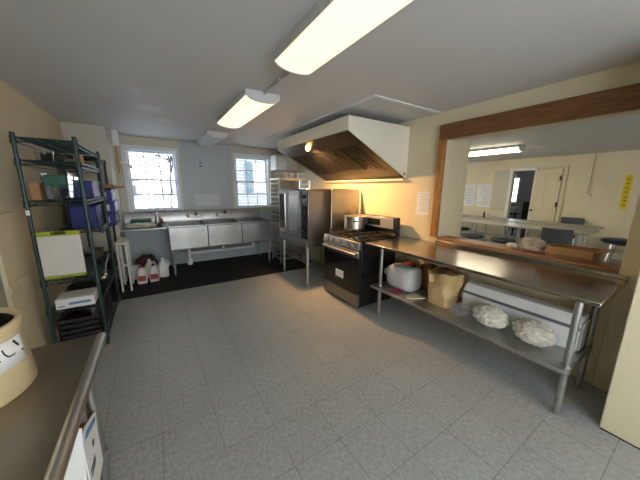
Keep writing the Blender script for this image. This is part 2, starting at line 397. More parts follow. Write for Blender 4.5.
# side-room window and table behind it
t=thing('side_table','dark table with clutter seen through the open hall doorway','table',(10.3,4.2,0))
MB().box(9.9,3.7,.72,10.7,4.8,.76).done('tabletop',M['blackmatte'],t)
for x,y in ((9.95,3.75),(10.65,3.75),(9.95,4.75),(10.65,4.75)): MB().cyl((x,y,0),(x,y,.72),.025).done('leg',M['blackmatte'],t)
o=MB().box(10.0,3.8,.761,10.3,4.2,.95).done('cardboard_carton',M['paper'],bev=.004); tag(o,'pale carton on the dark table through the hall doorway','box')
t=thing('office_chair','black office chair in the dim room through the hall doorway','chair',(10.0,3.45,0))
MB().cbox((10.0,3.45,.47),(.45,.45,.07)).done('seat',M['blackmatte'],t,bev=.02); MB().cbox((10.2,3.45,.85),(.06,.42,.55)).done('backrest',M['blackmatte'],t,bev=.02)
MB().cyl((10.0,3.45,.05),(10.0,3.45,.44),.03).cbox((10.0,3.45,.06),(.5,.05,.04)).cbox((10.0,3.45,.06),(.05,.5,.04)).cbox((10,3.45,.03),(.06,.06,.06)).cbox((10.2,3.45,.55),(.04,.06,.3)).cyl((9.77,3.45,0),(9.77,3.45,.05),.02).cyl((10.23,3.45,0),(10.23,3.45,.05),.02).done('base',M['blackmatte'],t)
f=struct(MB().box(11.55,4.33,1.0,11.6,4.40,2.0).box(11.55,4.93,1.0,11.6,5.0,2.0).box(11.55,4.40,1.93,11.6,4.93,2.0).box(11.55,4.40,1.0,11.6,4.93,1.07).done('window_3',M['white']))
MB().box(11.58,4.40,1.07,11.59,4.93,1.93).done('pane',mat('bright_daylight_pane',(.8,.85,.9),.4,emit=(.8,.9,1.),estr=3.),f)

# ------------------------------------------------------------------ ceiling lights
def ceiling_light(x0,x1,y0,y1,label,lens,lit,group='kitchen ceiling lights'):
    cx=(x0+x1)/2; w=(x1-x0)/2
    t=thing('ceiling_light',label,'ceiling light',(cx,(y0+y1)/2,ZC),group)
    MB().box(x0+.01,y0+.02,ZC-.035,x1-.01,y1-.02,ZC-.001).done('housing',M['fixture'],t,bev=.004)
    prof=[]; k=14
    for i in range(k+1):
        a=PI*i/k; prof.append((cx-w*math.cos(a)*.985, ZC-.037-.048*math.sin(a)**.8))
    MB().prism(prof,'y',y0+.016,y1-.016).done('diffuser',lens,t)
    prof2=[(cx-w*math.cos(PI*i/k), ZC-.034-.058*math.sin(PI*i/k)**.8) for i in range(k+1)]
    prof2=[(x0,ZC-.001)]+prof2+[(x1,ZC-.001)]
    for y in (y0,y1-.014): MB().prism(prof2,'y',y,y+.014).done('end_cap',M['fixture'],t)
    for xx in (x0-.006,x1-.002): MB().box(xx,y0,ZC-.05,xx+.008,y1,ZC-.001).done('side_rail',M['fixture'],t)
    return t
ceiling_light(.735,1.02,.50,1.72,'large lit ceiling light nearest the camera, above the floor centre',M['lens'],True)
ceiling_light(.765,1.075,2.41,3.64,'second lit ceiling light, between the near one and the unlit one',M['lens'],True)
ceiling_light(.785,1.085,4.40,5.62,'unlit ceiling light at the back wall between the two windows',M['lensoff'],False)
o=MB().cyl((.93,1.73,ZC-.014),(.93,2.41,ZC-.014),.011,n=8).cbox((.93,2.05,ZC-.01),(.05,.03,.02)).done('conduit',M['fixture']); tag(o,'thin metal conduit joining the two lit ceiling lights','conduit')
# hall fixture
t=thing('hall_light','lit white strip light on the dining hall ceiling','ceiling light',(6.0,3.2,ZC))
MB().box(5.87,2.30,ZC-.05,6.13,4.6,ZC-.001).done('housing',M['fixture'],t,bev=.004)
MB().prism([(5.88,ZC-.052),(5.91,ZC-.11),(6.09,ZC-.11),(6.12,ZC-.052)],'y',2.33,4.57).done('diffuser',M['lenshall'],t)
for y in (2.30,4.57): MB().prism([(5.87,ZC-.05),(5.90,ZC-.118),(6.10,ZC-.118),(6.13,ZC-.05)],'y',y,y+.028).done('end_cap',M['fixture'],t)

# ------------------------------------------------------------------ floor mat
o=MB().box(-.93,4.17,.0005,2.45,YB-.03,.009).done('floor_mat',M['rubber'],bev=.003); tag(o,'black rubber floor mat under the sink along the back wall','mat')
MZ=.0095

# ------------------------------------------------------------------ three compartment sink
def sink():
    y0,y1=4.87,YB-.03; zt=.865; zd=.845
    t=thing('compartment_sink','long stainless three-compartment sink with drainboard under the two windows','sink',(.75,5.2,MZ))
    xb=[.16,.76,1.36,1.96]
    for i in range(3):
        xa,xc=xb[i]+.004,xb[i+1]-.004
        b=MB(); e=.012; z0=.46
        b.prism([(xa,y0),(xc,y0),(xc,y0+e),(xa,y0+e)],'z',z0,zt-.02)
        b.box(xa,y0+e,z0,xa+e,y1-.12,zt-.02).box(xc-e,y0+e,z0,xc,y1-.12,zt-.02).box(xa,y1-.12,z0,xc,y1-.108,zt-.02).box(xa+e,y0+e,z0,xc-e,y1-.12,z0+e)
        b.done('basin',M['steelsink'],t,bev=.012,seg=3)
    b=MB(); b.tube([(.15,y0-.012,zt-.012),(1.98,y0-.012,zt-.012)],.018,10).box(.15,y0-.01,zt-.02,1.98,y0+.03,zt)
    b.box(.15,y1-.13,zt-.02,1.98,y1-.02,zt)
    for x in xb: b.box(x-.02,y0,zt-.02,x+.02,y1-.1,zt)
    b.done('rim',M['steelsink'],t,bev=.003)
    b=MB().box(-.45,y0,zd-.016,.148,y1-.02,zd).tube([(-.46,y0-.006,zd-.006),(.148,y0-.006,zd-.006)],.013,10); b.done('drainboard',M['steelsink'],t,bev=.003)
    b=MB().prism([(y1-.024,zd-.01),(y1-.024,1.03),(y1-.008,1.055),(y1,1.055),(y1,zd-.01)],'x',-.46,1.98); b.done('backsplash',M['steelsink'],t,bev=.003)
    for x in (.20,1.90):
        for y in (y0+.05,y1-.16): 
            l=MB().cyl((x,y,.04),(x,y,.47),.018).done('leg',M['galv'],t); MB().cyl((x,y,MZ),(x,y,.045),.012,.02).done('foot',M['galv'],l)
    MB().cyl((.20,y1-.16,.26),(1.90,y1-.16,.26),.013).cyl((-.40,y1-.05,.845),(-.40,y1-.05,.845-.02),.01).done('stretcher',M['galv'],t)
    # drains
    for x in (.46,1.06,1.66): MB().cyl((x,5.18,.30),(x,5.18,.46),.03).done('drain_pipe',M['plastic'],t)
    b=MB().tube([(.46,5.18,.31),(1.66,5.18,.31)],.024,10).cyl((.46,5.18,.10),(.46,5.18,.31),.024).cyl((.46,5.18,.10),(.46,5.18,.20),.045); b.done('waste_pipe',M['plastic'],t)
    # faucets
    for x in (.66,1.20):
        f=MB().box(x-.14,y1-.085,.915,x+.14,y1-.024,.99).done('faucet',M['steelold'],t,bev=.006)
        MB().tube([(x,y1-.06,.945),(x,y1-.09,1.0),(x,y1-.14,1.04),(x,y1-.24,1.02),(x,y1-.28,.98)],.018,10).done('spout',M['steelold'],f)
        for s in (-1,1): MB().cyl((x+s*.1,y1-.07,.945),(x+s*.1,y1-.10,.95),.02).cyl((x+s*.1,y1-.1,.95),(x+s*.15,y1-.14,.975),.009).done('tap_handle',M['steelold'],f)
sink()
# things on drainboard
DZB=.846
o=MB().box(-.36,5.30,DZB,-.06,5.55,.95).done('storage_tub',M['greenplastic'],bev=.015); tag(o,'green plastic tub on the drainboard below the left window','tub')
o=MB().blob((-.22,5.05,DZB+.035),(.21,.13,.045),3,.35,3,2,DZB).done('dish_cloth',M['cloth']); tag(o,'white rumpled dish cloth at the left end of the drainboard','cloth')
t=thing('spray_bottle','clear spray bottle standing on the drainboard under left window','bottle',(.10,5.35,DZB))
MB().lathe([(0,DZB),(.04,DZB),(.042,DZB+.02),(.042,DZB+.12),(.02,DZB+.17),(.014,DZB+.18),(0,DZB+.18)],(.03,5.33,0),20).done('body',M['clearhard'],t)
MB().cbox((.03,5.32,DZB+.20),(.03,.08,.035)).cbox((.03,5.29,DZB+.175),(.01,.012,.04)).done('spray_head',M['plastic'],t,bev=.004)
t=thing('dish_brush','small dark scrub brush lying on the drainboard','brush',(.0,5.1,DZB))
MB().cbox((.03,5.12,DZB+.02),(.10,.05,.04)).done('bristles',M['blackmatte'],t,bev=.006); MB().cyl((.07,5.12,DZB+.045),(.14,5.2,DZB+.045),.009).done('handle',M['legdark'],t)
t=thing('soap_bottle','red soap bottle at the drainboard back beside the spray bottle','bottle',(.24,5.50,DZB))
MB().lathe([(0,DZB+.003),(.03,DZB+.003),(.03,DZB+.06),(.012,DZB+.085),(0,DZB+.085)],(.09,5.49,0),16).done('body',M['red'],t); MB().lathe([(0,DZB+.085),(.012,DZB+.085),(.012,DZB+.11),(0,DZB+.11)],(.09,5.49,0),12).done('cap',M['plastic'],t)

# sign between windows
t=thing('wall_notice','clear sheet with faded lettering on grey panel above the sink','notice',(1.0,YB-.012,1.12))
MB().box(.70,YB-.0085,1.13,1.16,YB-.0065,1.36).done('sheet',mat('notice_sheet',(.56,.585,.585),.3),t)
b=MB()
for r,(z,h) in enumerate(((1.29,.034),(1.22,.055))):
    x=.73
    while x<1.12:
        w=random.uniform(.018,.04); 
        b.box(x,YB-.0098,z,x+.006,YB-.0086,z+h*random.uniform(.7,1.)); b.box(x+.006,YB-.0098,z+h*.4,x+w,YB-.0086,z+h*.4+.007)
        if random.random()<.6: b.box(x+w,YB-.0098,z,x+w+.006,YB-.0086,z+h*.9)
        x+=w+random.uniform(.018,.04)
b.done('lettering',M['greyink'],t)
t=thing('wall_hook','two small dark hooks high on the grey panel','hook',(.86,YB-.02,1.9))
for z in (1.96,1.90): MB().cbox((.84,YB-.013,z),(.05,.012,.016)).cyl((.84,YB-.018,z),(.84,YB-.05,z+.01),.006).done('peg',M['blackmatte'],t)
# pipe at chase corner
t=thing('drain_stack','white plastic pipe elbow at the chase corner below ceiling','pipe',(-.44,5.08,1.9))
MB().tube([(-.40,5.15,ZC-.005),(-.40,5.15,2.24),(-.40,5.15,2.1)],.05,14).done('elbow',M['plastic'],t)
MB().cyl((-.40,5.15,1.70),(-.40,5.15,2.10),.014).done('riser',M['tan'],t)
o=MB().tube([(-.38,5.3,1.86),(-.34,5.3,1.88),(-.28,5.42,1.85),(-.26,5.5,1.82)],.025,10).cyl((-.26,5.5,1.82),(-.26,YB-.031,1.82),.02).done('wall_lamp',M['plastic']); tag(o,'white curved lamp arm on the back wall left of the left window','lamp')

# ------------------------------------------------------------------ wire shelving (green)
def wire_shelf(parent,x0,x1,y0,y1,z,m,n=26):
    b=MB(); r=.0045
    for zz in (z,z-.032):
        for a,c in (((x0,y0,zz),(x1,y0,zz)),((x0,y1,zz),(x1,y1,zz)),((x0,y0,zz),(x0,y1,zz)),((x1,y0,zz),(x1,y1,zz))): b.cyl(a,c,r,n=6)
    # zig-zag truss in the end and front faces
    def zig(a,c,k):
        a=Vector(a);c=Vector(c); pts=[a.lerp(c,i/(2*k))-Vector((0,0,.032*(i%2))) for i in range(2*k+1)]
        b.tube(pts,.003,5)
    zig((x1,y0,z),(x1,y1,z),max(4,int((y1-y0)/.07))); zig((x0,y0,z),(x1,y0,z),5); zig((x0,y1,z),(x1,y1,z),5)
    for i in range(1,n):
        y=y0+(y1-y0)*i/n; b.cyl((x0,y,z+.003),(x1,y,z+.003),.0032,n=5)
    for xx in (x0+(x1-x0)/3,x0+(x1-x0)*2/3): b.cyl((xx,y0,z-.003),(xx,y1,z-.003),.004,n=5)
    o=b.done('wire_shelf',m,parent)
    for x in (x0,x1):
        for y in (y0,y1): MB().cyl((x,y,z-.045),(x,y,z+.012),.021,.019,n=12).done('collar',m,o)
    return o
RX0,RX1,RY0,RY1=-.84,-.495,2.955,4.03
SH=[1.855,1.69,1.375,.715,.455,.12]
t=thing('wire_shelving_unit','green wire shelving unit against the left wall, nearest rack','shelving',(-.67,3.5,0))
for x in (RX0,RX1):
    for y in (RY0,RY1):
        p=MB().cyl((x,y,.03),(x,y,1.875),.0135).done('post',M['green'],t); MB().lathe([(0,1.875),(.017,1.875),(.017,1.89),(0,1.895)],(x,y,0),12).done('post_cap',M['green'],p)
        MB().lathe([(0,0.001),(.024,.001),(.024,.012),(.008,.02),(.008,.03),(0,.03)],(x,y,0),12).done('levelling_foot',M['tan'],p)
for z in SH: wire_shelf(t,RX0,RX1,RY0,RY1,z,M['green'])
MB().box(RX0-.012,RY0-.018,1.27,RX0+.012,RY0-.0135,1.31).done('clip',M['plastic'],t)
# second, darker unit
t=thing('wire_rack','dark wire rack behind the green shelving, beside the chase','shelving',(-.65,4.5,MZ))
QX0,QX1,QY0,QY1=-.84,-.535,4.20,4.86
for x in (QX0,QX1):
    for y in (QY0,QY1):
        p=MB().cyl((x,y,MZ),(x,y,1.86),.0125).done('post',M['darkwire'],t)
for z in (1.845,.99,.40,.14): wire_shelf(t,QX0,QX1,QY0,QY1,z,M['darkwire'],16)
b=MB().box(QX0+.02,QY0+.03,1.853,QX1-.01,QY1-.02,1.862).done('sheet_pan',M['steel'],bev=.003); tag(b,'flat steel pan on top of the dark wire rack','pan')

def onshelf(z): return z+.0075
# --- objects on the green shelving
z=onshelf(SH[1])
t=thing('glass_jar','small clear glass jar on the second shelf near the wall','jar',(-.73,3.05,z))
MB().lathe([(0,z),(.045,z),(.05,z+.02),(.058,z+.085),(.055,z+.085),(.047,z+.02),(.042,z+.006),(0,z+.006)],(-.72,3.10,0)).done('body',M['clearhard'],t)
o=MB().lathe([(0,z),(.04,z),(.04,z+.10),(.037,z+.105),(0,z+.105)],(-.60,3.62,0)).done('canister',M['tan']); tag(o,'tan round canister on the second shelf from the top','canister')
o=MB().box(-.80,3.3,z,-.68,3.5,z+.085).done('black_box',M['blackmatte'],bev=.006); tag(o,'small black box on the second shelf beside the tan canister','box')
z=onshelf(SH[2])
t=thing('measuring_tub','clear square food tub with green rim on third shelf','tub',(-.63,3.12,z))
def tapered(cx,cy,z,w0,w1,h,th=.004):
    b=MB()
    for (wa,wb,ins) in ((w0,w1,0),):
        pass
    A=[(-1,-1),(1,-1),(1,1),(-1,1)]
    bm=b.bm; o0=[bm.verts.new((cx+a*w0/2,cy+c*w0/2,z)) for a,c in A]; o1=[bm.verts.new((cx+a*w1/2,cy+c*w1/2,z+h)) for a,c in A]
    i1=[bm.verts.new((cx+a*(w1/2-th),cy+c*(w1/2-th),z+h)) for a,c in A]; i0=[bm.verts.new((cx+a*(w0/2-th),cy+c*(w0/2-th),z+th)) for a,c in A]
    bm.faces.new(o0[::-1]); bm.faces.new(i0)
    for k in range(4):
        j=(k+1)%4; bm.faces.new((o0[k],o0[j],o1[j],o1[k])); bm.faces.new((o1[k],o1[j],i1[j],i1[k])); bm.faces.new((i1[k],i1[j],i0[j],i0[k]))
    return b
tapered(-.66,3.06,z,.14,.165,.225).done('body',M['clearhard'],t,bev=.008)
MB().cbox((-.66,3.06,z+.165),(.138,.138,.085)).done('green_contents',M['greenplastic'],t,bev=.01)
t=thing('measuring_tub','clear square food tub standing behind the green rimmed tub','tub',(-.63,3.34,z))
tapered(-.66,3.27,z,.14,.165,.20).done('body',M['clearhard'],t,bev=.008)
MB().cbox((-.66,3.27,z+.14),(.135,.135,.07)).done('green_contents',M['greenplastic'],t,bev=.01)
o=MB().box(-.825,3.02,z,-.765,3.2,z+.14).done('cardboard_carton',M['card'],bev=.003); tag(o,'small brown carton on the third shelf against the left wall','box')
# blue bins
def bin_(cx,cy,z,w,d,h,label,lab=True):
    t=thing('storage_bin',label,'bin',(cx,cy,z),'blue bins on the wire shelving')
    b=MB(); x0,x1,y0,y1=cx-w/2,cx+w/2,cy-d/2,cy+d/2; e=.006
    b.box(x0,y0,z,x1,y1,z+e).box(x0,y0,z+e,x0+e,y1,z+h).box(x1-e,y0,z+e,x1,y1,z+h).box(x0+e,y0,z+e,x1-e,y0+e,z+h).box(x0+e,y1-e,z+e,x1-e,y1,z+h)
    b.done('body',M['blue'],t,bev=.002)
    b=MB().box(x0-.008,y0-.008,z+h-.014,x0,y1+.008,z+h).box(x1,y0-.008,z+h-.014,x1+.008,y1+.008,z+h).box(x0,y0-.008,z+h-.014,x1,y0,z+h).box(x0,y1,z+h-.014,x1,y1+.008,z+h); b.done('rim',M['blue'],t,bev=.003)
    if lab:
        for xx in (x1,): MB().box(xx,cy-.05,z+h*.25,xx+.002,cy+.05,z+h*.75).done('label',M['paper'],t)
        MB().box(cx+w*.12,y0-.002,z+h*.25,cx+w*.36,y0,z+h*.75).done('label',M['paper'],t)
    return t
bin_(-.63,3.745,onshelf(SH[2]),.24,.46,.17,'blue storage bin on the third shelf of the green unit',False)
# lower pair hangs on a mid shelf of the green unit
S7=1.06
wire_shelf(bpy.data.objects['wire_shelving_unit'],RX0,RX1,RY0+.60,RY1,S7,M['green'],14)
bin_(-.625,3.79,onshelf(S7),.21,.42,.23,'tall blue storage bin below the third shelf of the green unit',False)
zz=onshelf(.99)
labs=['lowest blue bin of the stack on the dark rack','second blue bin from the bottom of the dark rack stack','third blue bin, with a white label, in the dark rack stack','topmost blue bin on the dark rack stack']
for i in range(3):
    bin_(-.645+.015*(i%2),4.53,zz+.156*i,.40,.5,.155,labs[i] if i<2 else labs[3])
for i,(y,zv,l) in enumerate(((4.42,1.53,'upper'),(4.62,1.36,'lower'))):
    pass
t=thing('rolling_pin','tan wooden rolling pin lying across the topmost blue bin','rolling pin',(-.45,4.5,zz+.469))
MB().cyl((-.62,4.50,zz+.4965),(-.40,4.40,zz+.4965),.027).done('roller',M['tan'],t)
for a,c in (((-.40,4.40),(-.31,4.36)),((-.62,4.50),(-.70,4.535))): MB().cyl((a[0],a[1],zz+.4965),(c[0],c[1],zz+.4965),.011).done('handle',M['tan'],t)

# cutting board leaning on the rack end
t=thing('cutting_board','white cutting board with lime green ends propped on the green shelving','cutting board',(-.68,2.93,SH[3]+.01))
def cb(z0,z1,x0,x1,name,m,cut=None):
    b=MB(); b.box(x0,2.906,z0,x1,2.920,z1); return b.done(name,m,t,bev=.004)
cb(.765,1.10,-.815,-.553,'board',M['board'])
cb(.742,.7649,-.815,-.553,'green_end',M['lime'])
b=MB().box(-.815,2.906,1.1001,-.553,2.920,1.112).box(-.815,2.906,1.112,-.73,2.920,1.135).box(-.64,2.906,1.112,-.553,2.920,1.135).box(-.73,2.906,1.128,-.64,2.920,1.135); b.done('green_end',M['lime'],t,bev=.003)
MB().tube([(-.72,2.920,.742),(-.72,2.948,.730)],.004,6).tube([(-.62,2.920,.742),(-.62,2.948,.730)],.004,6).done('hook',M['chrome'],t)
z=onshelf(SH[4])
t=thing('paper_carton','white printed carton sticking out of the fifth shelf end','box',(-.66,3.0,z))
MB().box(-.785,2.915,z,-.53,3.14,z+.088).done('carton',M['paper'],t,bev=.004)
MB().box(-.70,2.9135,z+.03,-.555,2.9148,z+.052).box(-.77,2.9135,z+.02,-.73,2.9148,z+.03).done('print',M['blueprint'],t)
def pot(name,label,cx,cy,z,r,h,m,handle=None,lid=False):
    t=thing(name,label,'pot',(cx,cy,z))
    MB().lathe([(0,z),(r*.95,z),(r,z+.01),(r,z+h),(r+.006,z+h+.003),(r-.004,z+h),(r-.006,z+.012),(0,z+.012)],(cx,cy,0)).done('body',m,t)
    if handle: MB().tube([(cx+r*.8*handle[0],cy+r*.8*handle[1],z+h*.8),(cx+(r+.06)*handle[0],cy+(r+.06)*handle[1],z+h*.88),(cx+(r+.13)*handle[0],cy+(r+.13)*handle[1],z+h*1.0)],[.005,.006,.007],8).done('handle',M['chrome'],t)
    return t
z=onshelf(SH[3])
pot('saucepan','dark saucepan on the fourth shelf behind the cutting board',-.66,3.35,z,.11,.10,M['legdark'],(.6,-.8))
pot('mixing_bowl','steel bowl on the fourth shelf at the far end',-.66,3.72,z,.13,.09,M['steelold'])
o=MB().box(-.83,3.0,z,-.60,3.2,z+.16).done('dark_crate',M['blackmatte'],bev=.01); tag(o,'dark box on the fourth shelf right behind the cutting board','box')
z=onshelf(SH[4])
pot('frying_pan','black frying pan on the fifth shelf with steel handle',-.67,3.40,z,.13,.05,M['castiron'],(.5,.87))
pot('stock_pan','dull steel pan at the far end of the fifth shelf',-.67,3.80,z,.13,.12,M['steelold'])
z=onshelf(SH[5])
t=thing('crate','black slatted plastic crate of pans filling the bottom shelf','crate',(-.67,3.3,z))
x0,x1,y0,y1=-.82,-.515,2.99,3.62; b=MB().box(x0,y0,z,x1,y1,z+.01)
for k in range(4):
    zz_=z+.02+k*.05; b.box(x0,y0,zz_,x0+.01,y1,zz_+.03).box(x1-.01,y0,zz_,x1,y1,zz_+.03).box(x0,y0,zz_,x1,y0+.01,zz_+.03).box(x0,y1-.01,zz_,x1,y1,zz_+.03)
for k in range(6):
    y=y0+.005+(y1-y0-.02)*k/5
    for x in (x0+.001,x1-.009): b.box(x,y,z,x+.008,y+.012,z+.20)
b.done('body',M['blackmatte'],t)
for i,(x,y,r,h,m,l) in enumerate(((-.70,3.12,.09,.15,'castiron','front'),(-.64,3.29,.08,.19,'steelold','middle'),(-.70,3.48,.10,.17,'castiron','rear'))):
    pot('crate_pot','%s pot inside the black crate on the bottom shelf'%l,x,y,z+.0105,r,h,M[m])['group']='pots in the black crate'
pot('roasting_pot','black roasting pot at the far end of the bottom shelf',-.67,3.83,z,.13,.14,M['castiron'])
# --- dark rack low shelves
z=onshelf(.40); pot('enamel_pot','black pot on the middle shelf of the dark rack',-.65,4.40,z,.13,.16,M['castiron'])
pot('sauce_pot','steel pot beside the black pot on the dark rack',-.65,4.70,z,.11,.14,M['steelold'])
z=onshelf(.14); pot('skillet','cast iron skillet on the lowest shelf of the dark rack',-.64,4.40,z,.13,.06,M['castiron'],(-.43,.9))
pot('kettle_pot','dark pot at the back of the dark rack bottom shelf',-.65,4.71,z,.11,.12,M['steelold'])
# wire strut/ladle poking out
t=thing('ladle','long steel ladle hanging off the front of the shelving','ladle',(-.46,3.5,.7))
MB().tube([(-.462,3.1,.69),(-.462,3.45,.80)],.007,8).done('handle',M['chrome'],t); MB().blob((-.462,3.06,.665),(.03,.045,.03),2,0).done('bowl',M['chrome'],t)
# white stool / cart
t=thing('step_stool','white plastic folding stool at the far end of the racks','stool',(-.33,4.55,MZ))
MB().box(-.51,4.45,.70,-.375,4.86,.735).done('top',M['plastic'],t,bev=.012)
for x in (-.493,-.392):
    for y in (4.48,4.83): MB().box(x-.012,y-.016,MZ,x+.012,y+.016,.70).done('leg',M['plastic'],t,bev=.006)
MB().box(-.493,4.82,.3,-.392,4.84,.33).done('brace',M['plastic'],t)
o=MB().blob((-.44,4.62,.752),(.05,.12,.026),3,.3,3,5,.7355).done('dish_towel',M['cloth']); tag(o,'crumpled white towel lying on the white plastic stool','towel')

# jugs on the floor
def jug(cx,cy,rot,label,red=True,s=1.):
    t=thing('bleach_jug',label,'jug',(cx,cy,MZ),'jugs on the mat below the drainboard')
    z=MZ; b=MB()
    A=[]
    def ring(w,d,zz,ox=0,n=20):
        vs=[]
        for i in range(n):
            a=2*PI*i/n; c,sn=math.cos(a),math.sin(a)
            k=(abs(c)**4+abs(sn)**4)**-.25
            vs.append(b.bm.verts.new((cx+ox+c*k*w*s,cy+sn*k*d*s,z+zz*s)))
        return vs
    R=[ring(.068,.062,0),ring(.074,.068,.02),ring(.074,.068,.17),ring(.06,.055,.215),ring(.028,.028,.25,.0),ring(.022,.022,.27)]
    for P,Q in zip(R,R[1:]):
        for i in range(20): j=(i+1)%20; b.bm.faces.new((P[i],P[j],Q[j],Q[i]))
    b.bm.faces.new(R[0][::-1]); b.bm.faces.new(R[-1])
    b.done('body',M['plastic'],t,smooth=50)
    MB().cyl((cx,cy,z+.27*s),(cx,cy,z+.305*s),.025*s).done('cap',M['red'] if red else M['plastic'],t)
    MB().tube([(cx+.024*s,cy,z+.255*s),(cx+.07*s,cy,z+.25*s),(cx+.088*s,cy,z+.2*s),(cx+.072*s,cy,z+.15*s)],.012*s,8).done('handle',M['plastic'],t)
    if red: MB().box(cx-.055*s,cy-.0725*s,z+.05*s,cx+.055*s,cy-.069*s,z+.14*s).done('label',M['red'],t)
    return t
jug(-.265,4.78,0,'white jug with red label, left of the front pair on the mat',True,.92)
jug(-.105,4.80,0,'white jug with red label, right of the front pair on the mat',True,.92)
jug(-.16,5.05,0,'white jug with plain cap standing behind the red labelled pair',False)
jug(.03,4.98,0,'plain white jug at the right end of the jugs on the mat',False,1.05)
t=thing('bucket','small white pail on the mat beside the jugs','bucket',(-.42,5.05,MZ))
MB().lathe([(0,MZ),(.07,MZ),(.085,MZ+.19),(.09,MZ+.19),(.09,MZ+.205),(.08,MZ+.205),(.066,MZ+.006),(0,MZ+.006)],(-.36,5.08,0)).done('body',M['plastic'],t)
o=MB().lathe([(0,MZ),(.04,MZ),(.04,MZ+.12),(.02,MZ+.16),(.02,MZ+.18),(0,MZ+.18)],(-.29,4.93,0),18).done('cleaner_bottle',mat('purple_plastic',(.07,.04,.10),.4)); tag(o,'dark purple cleaner bottle left of the white jugs on the mat','bottle')
t=thing('trash_sack','dark bag slumped on the mat behind the jugs','bag',(-.15,5.35,MZ))
MB().blob((-.2,5.33,MZ+.15),(.17,.12,.17),3,.3,3,3,MZ).done('sack',mat('dark_maroon_bag',(.05,.02,.02),.5),t)

# ------------------------------------------------------------------ sheet pan rack behind oven
t=thing('pan_rack','chrome sheet pan rack between the oven and the sink','rack',(2.25,4.62,MZ))
PX0,PX1,PY0,PY1=1.93,2.56,4.40,4.80
for x in (PX0,PX1):
    for y in (PY0,PY1):
        MB().box(x-.012,y-.012,.10,x+.012,y+.012,1.66).done('post',M['alum'],t)
        c=MB().cyl((x-.012,y,MZ+.045),(x+.012,y,MZ+.045),.045,n=18).done('caster',M['blackmatte'],t); MB().box(x-.016,y-.016,.075,x+.016,y+.016,.10).done('fork',M['chrome'],c)
for i in range(17):
    z=.26+i*.082
    b=MB()
    for x in (PX0,PX1): MB().box(x-.013,PY0-.012,z,x+.013,PY1+.012,z+.009).done('slide',M['galv'],t)
for z in (.16,1.645): MB().box(PX0,PY0-.012,z,PX1,PY0+.012,z+.03).box(PX0,PY1-.012,z,PX1,PY1+.012,z+.03).box(PX0-.01,PY0,z,PX0+.01,PY1,z+.03).box(PX1-.01,PY0,z,PX1+.01,PY1,z+.03).done('frame',M['alum'],t)
for i,(k,l) in enumerate(((6,'lower'),(11,'middle'),(13,'upper'))):
    z=.26+k*.082+.0145
    o=MB().box(PX0+.016,PY0-.01,z,PX1-.016,PY1,z+.004).box(PX0+.016,PY0-.01,z+.004,PX1-.016,PY0-.006,z+.022).box(PX0+.016,PY1-.004,z+.004,PX1-.016,PY1,z+.022).done('sheet_pan',M['alum']); tag(o,l+' aluminium sheet pan on the chrome pan rack','pan','sheet pans on the rack')
# dish rack on top of pan rack
t=thing('wire_dish_rack','white wire dish rack with cups standing on the pan rack top','dish rack',(2.25,4.62,1.676))
b=MB(); z=1.676
for zz in (z+.006,z+.09):
    b.tube([(2.0,4.45,zz),(2.5,4.45,zz),(2.5,4.8,zz),(2.0,4.8,zz)],.005,6,True)
for i in range(9):
    x=2.0+.0625*i; b.tube([(x,4.45,z+.09),(x,4.45,z+.006),(x,4.8,z+.006),(x,4.8,z+.09)],.003,5)
b.done('basket',M['plastic'],t)
for i,(x,l) in enumerate(((2.16,'left'),(2.27,'middle'),(2.39,'right'))):
    o=MB().lathe([(0,z+.0115),(.03,z+.0115),(.04,z+.11),(.036,z+.11),(.027,z+.017),(0,z+.017)],(x,4.6,0),20).done('cup',M['plastic']); tag(o,'%s one of the three white cups in the wire dish rack'%l,'cup','cups in the dish rack')
# wall cabinet
t=thing('wall_cabinet','small white wall cabinet high on the back wall behind the hood','cabinet',(2.55,5.5,1.87))
MB().box(2.27,5.34,1.875,2.79,YB-.001,2.19).done('carcass',M['white'],t,bev=.003)
for x0,x1 in ((2.275,2.525),(2.535,2.785)):
    d=MB().box(x0,5.32,1.88,x1,5.34,2.185).done('door',M['white'],t,bev=.004); MB().cbox((x1-.03 if x0<2.4 else x0+.03,5.312,1.93),(.012,.016,.05)).done('handle',M['chrome'],d)

